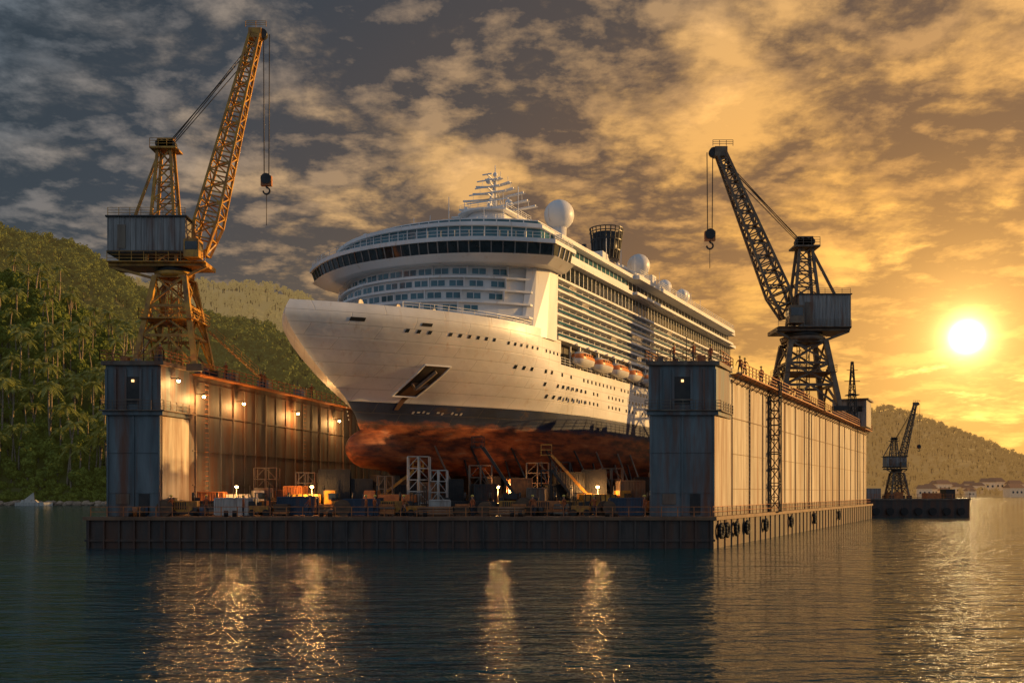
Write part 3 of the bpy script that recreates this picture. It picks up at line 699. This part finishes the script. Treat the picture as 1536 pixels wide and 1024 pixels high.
forklift(-24.8,97.6,.2); forklift(6.8,97.9,2.9); forklift(-34.0,101,1.2); forklift(-9.5,97.8,.4)
def scaffold(x,y,w_,d_,h_,k='cwhite'):
    c=MB(); nl=int(h_/1.1); nx=max(2,int(w_/.9))
    for i in range(nx+1):
        for sy in (0,1): c.cyl((w_*i/nx,d_*sy,0),(w_*i/nx,d_*sy,h_),.08,.08,k,6)
    for l in range(nl+1):
        z_=h_*l/nl
        for sy in (0,1): c.beam((0,d_*sy,z_),(w_,d_*sy,z_),.09,k)
        for i in range(nx+1): c.beam((w_*i/nx,0,z_),(w_*i/nx,d_,z_),.06,k)
        if l%2: c.box((w_/2,d_/2,z_),(w_,d_,.07),'wood')
        if l<nl: c.beam((0,0,z_),(w_/nx,0,h_*(l+1)/nl),.06,k); c.beam((w_,0,z_),(w_-w_/nx,0,h_*(l+1)/nl),.06,k)
    c.build('scaffold_tower',(x,y,DZ))
scaffold(-10.8,103,2.2,1.6,6.0); scaffold(-8.6,103.5,1.8,1.6,4.6); scaffold(1.6,108,2.4,1.6,5.5,'rib'); scaffold(-28.5,110,2.5,1.6,5,'rib'); scaffold(10,112,2.5,1.6,5,'rib'); scaffold(-14.2,105,1.6,1.4,4,'rib'); scaffold(-4.6,107,2.4,1.6,5.2,'rib'); scaffold(-23,106,2,1.5,4.4,'rib'); scaffold(4.4,110,2,1.5,5.6,'dark')
def boomlift(x,y,rz,l1,a1,k='yellow'):
    c=MB(); c.box((0,0,.8),(2.6,1.5,.7),k); c.cyl((0,0,1.1),(0,0,1.6),.5,.5,'dark',12); c.box((-.4,0,1.9),(1.6,1.1,.6),k)
    for sx in (-.9,.9):
        for sy in (-.75,.75): c.cyl((sx,sy-.15,.42),(sx,sy+.15,.42),.42,.42,'tyre',12)
    e=Vector((l1*math.cos(a1),0,2+l1*math.sin(a1))); c.beam((-.8,0,2),e,.28,k); c.beam(Vector((-.8,0,2)).lerp(e,.5),e+Vector((.3,0,.2)),.18,'dark')
    for dx in (0,1.1):
        for dy in (-.5,.5): c.beam(e+Vector((dx,dy,0)),e+Vector((dx,dy,1.1)),.06,k)
    for z_ in (0,.55,1.1):
        c.beam(e+Vector((0,-.5,z_)),e+Vector((1.1,-.5,z_)),.06,k); c.beam(e+Vector((0,.5,z_)),e+Vector((1.1,.5,z_)),.06,k); c.beam(e+Vector((1.1,-.5,z_)),e+Vector((1.1,.5,z_)),.06,k)
    c.build('boom_lift',(x,y,DZ),rz)
boomlift(-0.5,103,math.pi-.2,5.6,1.1,'dark'); boomlift(7.2,105,math.pi,5.2,.95,'yellow'); boomlift(-13,106,0.2,3.5,.8,'yellow')
g=MB(); g.beam((0,0,4.6),(3.4,0,.2),.25,'dark'); g.beam((0,.9,4.6),(3.4,.9,.2),.25,'dark'); g.railing((0,0,4.6),(3.4,0,.2),1,'rib',.7,.05)
for j in range(16): g.box((j*.22,.45,4.5-j*.28),(.25,.9,.05),'wood')
g.box((-.6,.45,4.6),(1.4,1.2,.1),'dark')
for x in (-1.1,-.1): g.beam((x,0,0),(x,0,4.6),.12,'dark'); g.beam((x,.9,0),(x,.9,4.6),.12,'dark')
g.build('access_stair',(4.2,104.5,DZ))
for (x,y) in ((-25,99.4),(-9.8,99),(-0.4,99.5),(8.6,99.8),(-31,97.5),(2.2,98),(-18,100.5),(14.3,97.6),(-36,95.2)):
    c=MB()
    for j in range(4):
        c.cyl((j%2*.65,j//2*.65,0.02),(j%2*.65,j//2*.65,.9),.29,.29,R.choice(['blue','rail','dark']),12)
        c.cyl((j%2*.65,j//2*.65,.45),(j%2*.65,j//2*.65,.48),.31,.31,'dark',12)
    c.build('oil_drums',(x,y,DZ))
for (x,y) in ((-18.2,98.3),(-5.0,98.0),(0.6,98.2),(4.8,98.3),(-29.8,98.2),(-12.2,97.6),(-22.6,97.8)):
    c=MB()
    for j in range(5):
        c.box((0,-.5+j*.25,.16+0),(1.5,.12,.05),'wood')
    for l in range(4): c.box((R.uniform(-.1,.1),0,.3+l*.25),(1.4,1.0,.2),R.choice(['wood','rail','conc']),R.uniform(-.1,.1))
    for j in (-.6,0,.6): c.box((j,0,.07),(.12,1.1,.12),'wood')
    c.build('loaded_pallet',(x,y,DZ))
for (x,y,r_,a) in ((-16.6,97.2,.8,.3),(-2.6,97.4,.7,-.2),(9.2,96.8,.75,.5),(-33.6,96.8,.8,0),(1.2,100.4,.9,.2)):
    c=MB(); c.cyl((0,-.45,r_),(0,.45,r_),r_*.5,r_*.5,'dark',14)
    for sy in (-.5,.5): c.cyl((0,sy-.04,r_),(0,sy+.04,r_),r_,r_,'wood',20)
    c.build('cable_reel',(x,y,DZ),a)
for (x,y,a) in ((-7.5,97.2,.1),(5.2,100.8,-.2),(-27,101.6,.2),(-0.5,97,0)):
    c=MB()
    for l,n_ in ((0,5),(1,4),(2,3)):
        for j in range(n_): c.cyl((-1.7,(j-n_/2)*.32,.2+l*.27),(1.7,(j-n_/2)*.32,.2+l*.27),.15,.15,'seam',8)
    for x_ in (-1.2,1.2): c.box((x_,0,.03),(.15,1.9,.08),'wood')
    c.build('pipe_stack',(x,y,DZ),a)
f=MB()
for Y in (94.6,96.6,100,104,112,125,140,160):
    p=Vector((XP(Y)+.35,Y,1.6)); n=12
    for j in range(n):
        t=2*math.pi*j/n;t2=2*math.pi*(j+1)/n; d=Vector((.447,.894,0))
        f.cyl(p+d*.6*math.cos(t)+Vector((0,0,.6*math.sin(t))),p+d*.6*math.cos(t2)+Vector((0,0,.6*math.sin(t2))),.2,.2,'tyre',6)
    f.beam(p+Vector((0,0,.6)),p+Vector((-.2,0,1.4)),.05,'rope')
f.build('tyre_fenders')

# ---------------------------------------------------------------- workers
def person(loc,rz,pose=0):
    hs={0:((.32,.05,1.0),(-.30,.12,1.02),(.12,0),(-.12,0)),1:((.22,.38,1.15),(-.26,.3,1.1),(.12,.18),(-.12,-.2)),2:((.42,.0,1.32),(-.28,.05,.98),(.17,.05),(-.17,-.03))}[pose]
    rh,lh,rf,lf=hs
    V=[(0,0,.95,.13),(0,0,1.12,.125),(0,0,1.33,.15),(0,0,1.47,.07),(0,.01,1.55,.055),(0,.02,1.62,.085),(0,.02,1.70,.095),(0,.02,1.76,.06)]
    E=[(i,i+1) for i in range(7)]
    def chain(root,pts):
        p=root
        for q in pts: V.append(q); E.append((p,len(V)-1)); p=len(V)-1
    for sg,hd,ft in ((1,rh,rf),(-1,lh,lf)):
        el=((.2*sg+hd[0])/2+.06*sg,(hd[1])/2-.05,(1.42+hd[2])/2-.06)
        chain(2,[(.19*sg,0,1.42,.07),(*el,.048),(hd[0],hd[1],hd[2]-.1,.034),(hd[0],hd[1]+.02,hd[2]-.18,.04)])
        chain(0,[(.10*sg,0,.88,.10),(ft[0],ft[1]*.6+.03,.48,.065),(ft[0],ft[1]-.03,.1,.045),(ft[0],ft[1]+.12,.05,.045)])
    me=bpy.data.meshes.new('w'); me.from_pydata([v[:3] for v in V],E,[]); o=bpy.data.objects.new('w',me); sc.collection.objects.link(o)
    o.modifiers.new('s','SKIN'); me.skin_vertices[0].data[0].use_root=True
    for i,v in enumerate(V): me.skin_vertices[0].data[i].radius=(v[3],v[3]*.85)
    su=o.modifiers.new('u','SUBSURF'); su.levels=1; su.render_levels=1
    bpy.context.view_layer.update()
    ev=o.evaluated_get(bpy.context.evaluated_depsgraph_get()); m2=bpy.data.meshes.new_from_object(ev)
    b=MB(); b.v=[tuple(v.co) for v in m2.vertices]
    for p in m2.polygons:
        c=p.center; k='vest'
        if c.z<.93 and abs(c.x)<.25 and not any((c-Vector(h)).length<.3 for h in (rh,lh)): k='cloth'
        if c.z<.09: k='dark'
        if c.z>1.5: k='skin'
        if any(c.z<h[2]-.1 and abs(c.x-h[0])<.09 and c.z>.7 for h in (rh,lh)): k='skin'
        b.face(list(p.vertices),k,True)
    b.sph((0,.02,1.76),.125,'helmet',1,1.1,.75); b.box((0,.13,1.74),(.18,.1,.02),'helmet')
    b.box((0,.115,1.665),(.03,.035,.05),'skin')
    for sg,h in ((1,rh),(-1,lh)):
        for j in range(4): b.cyl((h[0]+(j-1.5)*.018,h[1]+.03,h[2]-.2),(h[0]+(j-1.5)*.02,h[1]+.05,h[2]-.27-.01*(j%3)),.009,.007,'skin',5)
        b.cyl((h[0]-sg*.03,h[1]+.03,h[2]-.18),(h[0]-sg*.06,h[1]+.06,h[2]-.22),.01,.008,'skin',5)
    bpy.data.objects.remove(o)
    b.build('dock_worker',loc,rz,recalc=False,scale=1.12)
for Y,dx,pz,rz in ((112,.6,0,.5),(103.5,.5,1,2.5),(105,.6,2,-1),(121,.5,0,3),(98,-4.5,1,1),(136,.4,1,1),(99,-1.2,0,2),(97.4,-2.4,1,.4)): person((XR(Y)+dx,Y,WT+(.07 if Y>102 else .6)),rz,pz)
for Y,dx,pz,rz in ((116,-.6,0,1),(117.5,-.9,1,-2),(130,-.6,2,.5),(108,-.6,1,1),(98,-2,0,1)): person((XLi(Y)+dx+1,Y,WT+(.07 if Y>102 else .6)),rz,pz)
for x,y,pz,rz in ((-33,96.5,1,1.2),(-26,96.4,0,2),(-10.5,96.4,1,-1),(2,96.2,0,.3),(12.8,96.0,2,1),(-19.6,96.6,1,2),(7.9,95.8,1,.5),(-3.8,96,0,1),(-29.3,95.4,1,0),(-14,95.6,0,2),(-13.2,95.7,2,-1),(5,95.6,0,1)): person((x,y,DZ),rz,pz)

# ---------------------------------------------------------------- WATER
def water_mat():
    m=bpy.data.materials.new('sea_water'); m.use_nodes=True; nt=m.node_tree; b=nt.nodes['Principled BSDF']; L=nt.links.new
    b.inputs['Base Color'].default_value=(.002,.036,.048,1); b.inputs['Roughness'].default_value=.07; b.inputs['IOR'].default_value=1.33
    tc=nt.nodes.new('ShaderNodeTexCoord'); prev=None
    for sc_,ns,dist,det,rot in (((.30,1,1),.12,.55,2,.10),((.32,1,1),.45,.42,3,-.16),((.38,1,1),1.2,.30,4,.14),((.6,1,1),3.4,.06,3,.1)):
        mp=nt.nodes.new('ShaderNodeMapping'); mp.inputs['Scale'].default_value=sc_; mp.inputs['Rotation'].default_value=(0,0,rot); L(tc.outputs['Object'],mp.inputs[0])
        n=nt.nodes.new('ShaderNodeTexNoise'); n.inputs['Scale'].default_value=ns; n.inputs['Detail'].default_value=det; n.inputs['Distortion'].default_value=.35; n.inputs['Roughness'].default_value=.5
        L(mp.outputs[0],n.inputs[0]); bp=nt.nodes.new('ShaderNodeBump'); bp.inputs['Strength'].default_value=1; bp.inputs['Distance'].default_value=dist
        L(n.outputs['Fac'],bp.inputs['Height'])
        if prev: L(prev,bp.inputs['Normal'])
        prev=bp.outputs[0]
    L(prev,b.inputs['Normal']); return m
M_['water']=water_mat()
w=MB(); w.quad([(-6000,-800,0),(6000,-800,0),(6000,9000,0),(-6000,9000,0)],'water'); w.build('sea_water',recalc=False)

# ---------------------------------------------------------------- HILLS + TREES
def ridge(name,D,Ds,De,prof,px0,px1,k,nse,nx=160,ny=40,freq=.01):
    f=1493.0; sk=D/f
    def H(r): 
        px=768+r*f; return max(0,(738-interp(px,prof))*sk+5.25)
    def hgt(r,Y):
        X=r*Y; h=H(r)
        if Y<D: t=(Y-Ds)/(D-Ds); p=max(0,t)**.8; p=p*p*(3-2*p)*.35+p*.65
        else: t=1-(Y-D)/(De-D); p=t*t*(3-2*t)
        n_=noise.fractal(Vector((X*freq,Y*freq,D*.1)),1,2,5)
        env=min(1,max(0,(Y-Ds)/(D-Ds)*2))
        return h*p+n_*nse*env*min(1,h/30) -1.2*(1 if h<=5.3 else 0) + (1.0*env)-.3
    mb=MB(); 
    for j in range(ny+1):
        Y=Ds+(De-Ds)*j/ny
        for i in range(nx+1):
            r=((px0+(px1-px0)*i/nx)-768)/f; mb.v.append((r*Y,Y,hgt(r,Y)))
    for j in range(ny):
        for i in range(nx):
            a=j*(nx+1)+i; mb.face([a,a+1,a+nx+2,a+nx+1],k,True)
    mb.build(name,recalc=False)
    return hgt
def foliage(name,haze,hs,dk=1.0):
    return mat(name,(.14*dk,.155*dk,.02*dk),(.03*dk,.055*dk,.012*dk),(1,1,1),.22,.75,0,0,emi=haze,emis=hs,spec=.2,lo=.32,hi=.66)  # leaves emit a constant haze colour, standing in for aerial perspective
HZ=[((.09,.09,.02),.10),((.45,.31,.10),.11),((.50,.33,.13),.45),((.55,.29,.09),.45)]  # per-hill emission colour and strength, aerial haze painted into the materials
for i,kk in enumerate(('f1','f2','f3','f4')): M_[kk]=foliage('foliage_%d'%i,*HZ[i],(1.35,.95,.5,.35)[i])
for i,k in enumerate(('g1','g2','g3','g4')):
    M_[k]=mat('hill_ground_%d'%i,(.07,.07,.02),(.035,.04,.012),(1,1,1),.02,.9,emi=HZ[i][0],emis=HZ[i][1])  # hill ground glows with the same painted haze
M_['palm']=mat('palm_frond',(.24,.24,.035),(.11,.13,.02),(1,1,1),.5,.5,emi=(.1,.09,.02),emis=.14); M_['trunk']=mat('palm_trunk',(.34,.26,.17),(.18,.14,.09),(1,1,3),1,.9)  # fronds get a faint constant emission, light put into the colour
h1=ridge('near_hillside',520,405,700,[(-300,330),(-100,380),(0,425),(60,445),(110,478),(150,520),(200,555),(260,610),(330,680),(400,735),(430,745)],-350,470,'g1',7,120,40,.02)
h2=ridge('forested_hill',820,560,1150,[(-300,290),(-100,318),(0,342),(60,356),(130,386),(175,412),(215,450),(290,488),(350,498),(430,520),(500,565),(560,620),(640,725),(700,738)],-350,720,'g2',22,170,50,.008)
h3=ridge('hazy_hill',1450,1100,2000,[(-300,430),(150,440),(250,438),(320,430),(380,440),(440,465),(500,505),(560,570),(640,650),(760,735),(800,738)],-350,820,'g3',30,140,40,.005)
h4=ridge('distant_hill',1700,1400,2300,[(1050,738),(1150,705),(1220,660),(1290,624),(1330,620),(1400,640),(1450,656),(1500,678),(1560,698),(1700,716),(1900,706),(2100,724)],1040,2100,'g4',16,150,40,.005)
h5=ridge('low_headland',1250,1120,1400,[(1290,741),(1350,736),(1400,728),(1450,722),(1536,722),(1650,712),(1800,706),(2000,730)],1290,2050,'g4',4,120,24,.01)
def treemesh(kf,seed,n=420,hh=12,r=5.2):
    rr=random.Random(seed); b=MB()
    b.cyl((0,0,-1),(.2,0,hh*.55),.45,.22,'trunk',6,False)
    cl=[]
    for i in range(9):
        a=rr.uniform(0,6.28); d=rr.uniform(.1,1)*r*.62; z_=hh*rr.uniform(.42,.9); cl.append((Vector((d*math.cos(a),d*math.sin(a),z_)),rr.uniform(.28,.5)*r))
    for c,_ in cl: b.beam((.1,0,hh*.35),c,.16,'trunk')
    for i in range(n):
        c,cr=cl[rr.randrange(len(cl))]
        d=Vector((rr.gauss(0,1),rr.gauss(0,1),rr.gauss(0,.8))).normalized()*cr*rr.uniform(.6,1.05); p=c+d
        nn=(d.normalized()+Vector((rr.uniform(-.6,.6),rr.uniform(-.6,.6),rr.uniform(-.3,.8)))).normalized()
        a=nn.orthogonal().normalized(); a.rotate(Matrix.Rotation(rr.uniform(0,6.28),3,nn)); e=nn.cross(a); s=rr.uniform(.4,.85)
        b.quad([p-a*s-e*s*.5,p+a*s*.2-e*s*.9,p+a*s+e*s*.4,p-a*s*.3+e*s],kf)
    return b
def palmmesh(seed,hh):
    rr=random.Random(seed); b=MB(); pts=[Vector((1.6*t*t*((seed%3)-1),.9*math.sin(t*2)*((seed%2)*2-1),hh*t)) for t in [i/8 for i in range(9)]]
    for i in range(8): b.cyl(pts[i],pts[i+1],.36-.02*i,.34-.02*i,'trunk',7,False)
    top=pts[-1]
    for f_ in range(20):
        a=f_*2.4+rr.uniform(-.2,.2); el=rr.uniform(-.25,1.0); L=rr.uniform(4.2,5.4); dirv=Vector((math.cos(a),math.sin(a),0)); prev=top; sd=Vector((-math.sin(a),math.cos(a),0))
        for j in range(1,11):
            t=j/10; p=top+dirv*L*(t*math.cos(el)*(1-.15*t))+Vector((0,0,L*(math.sin(el)*t-.75*t*t)))
            w_=1.0*math.sin(math.pi*min(1,t*.85+.12))
            for sg in (1,-1): b.quad([prev,prev.lerp(p,.6),p+sd*sg*w_*.8+Vector((0,0,-.45*w_))+dirv*.25,prev.lerp(p,.5)+sd*sg*w_*.75+Vector((0,0,-.45*w_))+dirv*.2],'palm')
            prev=p
    return b
def scatter(pname,meshes,pts,parent):
    groups=[[] for _ in meshes]
    for i,p in enumerate(pts): groups[i%len(meshes)].append(p)
    for gi,(mb,pp) in enumerate(zip(meshes,groups)):
        v=[];f=[]
        for (x,y,z_,s) in pp:
            a=R.uniform(0,6.28); i=len(v)
            for k_ in range(4):
                t=a+k_*math.pi/2; v.append((x+s*.7071*math.cos(t),y+s*.7071*math.sin(t),z_))
            f.append((i,i+1,i+2,i+3))
        me=bpy.data.meshes.new(pname+'_points'); me.from_pydata(v,[],f); o=bpy.data.objects.new(pname+'_%d'%gi,me); sc.collection.objects.link(o); o.parent=parent
        o.instance_type='FACES'; o.use_instance_faces_scale=True; o.instance_faces_scale=1.0; o.show_instancer_for_render=False; o.show_instancer_for_viewport=False
        mb.build(pname+'_tree_%d'%gi,parent=o,recalc=False)
def pts_on(h,n,px0,px1,Y0,Y1,s0,s1,zmin=1.5,sink=1):
    o=[]; c=0
    while len(o)<n and c<n*6:
        c+=1; Y=R.uniform(Y0,Y1); px=R.uniform(px0,px1); r=(px-768)/1493; z_=h(r,Y)
        if z_>zmin: o.append((r*Y,Y,z_-sink,R.uniform(s0,s1)))
    return o
fr=empty('hillside_forest')
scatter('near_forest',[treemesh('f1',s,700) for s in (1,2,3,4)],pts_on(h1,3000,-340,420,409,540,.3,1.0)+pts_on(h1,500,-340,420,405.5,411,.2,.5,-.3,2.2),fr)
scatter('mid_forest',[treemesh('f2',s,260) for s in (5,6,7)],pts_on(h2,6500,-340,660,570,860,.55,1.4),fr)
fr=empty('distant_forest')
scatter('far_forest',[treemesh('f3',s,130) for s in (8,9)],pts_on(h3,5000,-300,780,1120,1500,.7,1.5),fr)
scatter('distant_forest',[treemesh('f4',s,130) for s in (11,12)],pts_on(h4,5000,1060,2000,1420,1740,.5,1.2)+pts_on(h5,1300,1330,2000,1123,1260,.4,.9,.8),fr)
fr=empty('palm_grove')
scatter('palms',[palmmesh(s,h_) for s,h_ in ((1,14),(2,17),(4,19),(5,15))],pts_on(h1,200,-340,400,409,450,1.0,1.6,1.5,0)+pts_on(h1,150,-340,330,450,520,.9,1.5,1.5,0),fr)
rk=MB()
for i in range(900):
    px=R.uniform(-340,430); r=(px-768)/1493; Y=R.uniform(398,409); s=R.uniform(.5,1.9)
    i0=len(rk.v); rk.sph((r*Y,Y,R.uniform(-.1,.9)),s,'rock',1.3,1,.7,7,5,R.uniform(0,3))
    for q in range(i0,len(rk.v)):
        x,y,z_=rk.v[q]; d=noise.noise(Vector((x*.9,y*.9,z_*.9)))*.5; rk.v[q]=(x+d,y+d,z_+d)
rk.build('shore_rocks',recalc=False)
b=MB(); b.prism([(-6,-1.4),(5,-1.6),(8,0),(5,1.6),(-6,1.4)],-.2,1.3,'cwhite'); b.prism([(-4,-1),(2.5,-1),(2.5,1),(-4,1)],1.3,2.3,'cwhite',[(-3.6,-.9),(1.4,-.9),(1.4,.9),(-3.6,.9)]); b.quad([(-3,0,2.3),(1,0,2.3),(.6,0,5.2)],'cwhite'); b.cyl((1,0,1),(1,0,5.6),.1,.08,'dark',6)
b.build('moored_boat',(-190,394,0),.1)
for i in range(26):
    px=R.uniform(1385,1600); r=(px-768)/1493; Y=R.uniform(1118,1180); X=r*Y; z_=max(.5,h5(r,Y)); s=R.uniform(.9,1.6)
    b=MB(); W_,D_,H_=11*s,8*s,5.5*s; b.box((0,0,H_/2),(W_,D_,H_+2),'hwall')
    a=W_/2+.6; d=D_/2+.6; zt=H_+1; rh=3*s
    b.quad([(-a,-d,zt),(a,-d,zt),(a-2,0,zt+rh),(-a+2,0,zt+rh)],'roof'); b.quad([(a,d,zt),(-a,d,zt),(-a+2,0,zt+rh),(a-2,0,zt+rh)],'roof'); b.quad([(a,-d,zt),(a,d,zt),(a-2,0,zt+rh)],'roof'); b.quad([(-a,d,zt),(-a,-d,zt),(-a+2,0,zt+rh)],'roof')
    for j in (-.3,0,.3): b.box((j*W_,-D_/2-.03,H_*.55),(1.3*s,.1,1.5*s),'glass')
    b.build('house',(X,Y,z_),R.uniform(-.4,.4))

# ---------------------------------------------------------------- WORLD
SUNV=Vector((.457,1,.156)).normalized()
wd=bpy.data.worlds.new('World'); sc.world=wd; wd.use_nodes=True; nt=wd.node_tree; nt.nodes.clear(); L=nt.links.new
def nd(t,**k):
    n=nt.nodes.new(t)
    for a,b in k.items(): setattr(n,a,b)
    return n
def setin(n,i,s):
    if isinstance(s,bpy.types.NodeSocket): L(s,n.inputs[i])
    else: n.inputs[i].default_value=s
def Mt(op,a,b=0.0,clamp=False):
    n=nd('ShaderNodeMath',operation=op,use_clamp=clamp); setin(n,0,a); setin(n,1,b); return n.outputs[0]
def Vm(op,a,b):
    n=nd('ShaderNodeVectorMath',operation=op); setin(n,0,a); setin(n,1,b); return n
def Ramp(s,stops,interp_='LINEAR'):
    r=nd('ShaderNodeValToRGB'); r.color_ramp.interpolation=interp_; e=r.color_ramp.elements
    while len(e)<len(stops): e.new(.5)
    for i,(p,c) in enumerate(stops): e[i].position=p; e[i].color=(*c,1)
    L(s,r.inputs[0]); return r.outputs[0]
def Mx(f,a,b,bt='MIX'):
    n=nd('ShaderNodeMix',data_type='RGBA',blend_type=bt); setin(n,0,f); setin(n,6,a); setin(n,7,b); return n.outputs[2]
tc=nd('ShaderNodeTexCoord'); dr=tc.outputs['Generated']
sp=nd('ShaderNodeSeparateXYZ'); L(dr,sp.inputs[0]); dz=Mt('MAXIMUM',sp.outputs[2],0.0)
den=Mt('ADD',dz,.18)
cb=nd('ShaderNodeCombineXYZ'); L(Mt('DIVIDE',sp.outputs[0],den),cb.inputs[0]); L(Mt('DIVIDE',sp.outputs[1],den),cb.inputs[1])
P_=cb.outputs[0]
def cn(vec,s,det,rg,dist):
    n=nd('ShaderNodeTexNoise'); n.inputs['Scale'].default_value=s; n.inputs['Detail'].default_value=det; n.inputs['Roughness'].default_value=rg; n.inputs['Distortion'].default_value=dist; L(vec,n.inputs['Vector']); return n.outputs['Fac']
def dens(vec):
    a=cn(vec,1.15,2,.5,.3); b=cn(vec,4.2,10,.62,.1)
    return Mt('ADD',Mt('MULTIPLY',a,.45),Mt('MULTIPLY',b,.55))
d1=dens(P_); P2=Vm('ADD',P_,(.03,.06,0)).outputs[0]; d2=dens(P2)
lit=Mt('MULTIPLY',Mt('SUBTRACT',d1,d2),12.0,True)
dn=Ramp(d1,[(.385,(0,0,0)),(.505,(1,1,1))],'EASE')
dot=Vm('DOT_PRODUCT',dr,tuple(SUNV)).outputs['Value']
g=Mt('SUBTRACT',dot,Mt('MULTIPLY',dz,.45)); gg=Mt('ADD',Mt('MULTIPLY',g,.5),.5)
def S(x): return x*.5+.5
bright=Ramp(gg,[(S(-1),(.28,.34,.43)),(S(.1),(.28,.34,.43)),(S(.45),(.17,.19,.21)),(S(.58),(.36,.27,.19)),(S(.72),(.72,.41,.15)),(S(.87),(.98,.47,.085)),(S(.96),(1.0,.52,.09)),(1,(1.0,.60,.14))])
darkc=Ramp(gg,[(S(-1),(.15,.18,.23)),(S(.1),(.13,.16,.21)),(S(.45),(.026,.036,.046)),(S(.58),(.040,.044,.052)),(S(.72),(.085,.06,.045)),(S(.85),(.17,.085,.034)),(S(.94),(.42,.185,.04)),(1,(.80,.38,.07))])
col=Mx(dn,bright,darkc)
li_=Mx(lit,(0,0,0,1),bright); col=Mx(.48,col,li_,'ADD')
hz=Mt('POWER',Mt('SUBTRACT',1.0,Mt('MULTIPLY',dz,3.6),True),1.8)
hcol=Ramp(gg,[(S(-1),(.22,.26,.32)),(S(.3),(.22,.23,.25)),(S(.55),(.30,.22,.14)),(S(.74),(.46,.30,.14)),(S(.9),(.85,.44,.10)),(1,(1.0,.60,.15))])
col=Mx(Mt('MULTIPLY',hz,.42),col,hcol)
pos=Mt('MAXIMUM',dot,0.0)
veil=Mt('SUBTRACT',1.2,Mt('MULTIPLY',dn,.95))
def glow(p,c,v=False):
    n=Vm('SCALE',(*c,),(0,0,0)); s=Mt('POWER',pos,p)
    if v: s=Mt('MULTIPLY',s,veil)
    L(s,n.inputs['Scale']); return n.outputs[0]
for p,c,v in ((40000,(90,66,34),False),(6000,(3.5,2.4,.9),False),(900,(2.4,1.35,.36),True),(220,(1.25,.66,.12),True),(45,(.22,.10,.012),False)):
    col=Mx(1.0,col,glow(p,c,v),'ADD')
AZ,EL=76,10
sky=nd('ShaderNodeTexSky',sky_type='NISHITA'); sky.sun_disc=False; sky.sun_elevation=rad(EL); sky.sun_rotation=rad(AZ); sky.dust_density=2
b1=nd('ShaderNodeBackground'); L(sky.outputs[0],b1.inputs[0]); b1.inputs[1].default_value=.01
b2=nd('ShaderNodeBackground'); L(col,b2.inputs[0]); b2.inputs[1].default_value=1.0
ad=nd('ShaderNodeAddShader'); L(b1.outputs[0],ad.inputs[0]); L(b2.outputs[0],ad.inputs[1]); ow=nd('ShaderNodeOutputWorld'); L(ad.outputs[0],ow.inputs[0])

sd=Vector((math.sin(rad(AZ))*math.cos(rad(EL)),math.cos(rad(AZ))*math.cos(rad(EL)),math.sin(rad(EL))))
sl=bpy.data.lights.new('sun','SUN'); sl.energy=5.0; sl.angle=rad(.6); sl.color=(1,.57,.19); so=bpy.data.objects.new('sun',sl); sc.collection.objects.link(so)
so.rotation_euler=(-sd).to_track_quat('-Z','Y').to_euler()

cam=bpy.data.cameras.new('camera'); cam.lens=35; cam.sensor_width=36; cam.shift_y=.1471; cam.clip_end=20000; cam.clip_start=.5
co=bpy.data.objects.new('camera',cam); sc.collection.objects.link(co); co.location=(0,0,5.25); co.rotation_euler=(rad(90),0,0); sc.camera=co
sc.view_settings.view_transform='Standard'; sc.view_settings.look='None'; sc.view_settings.exposure=0
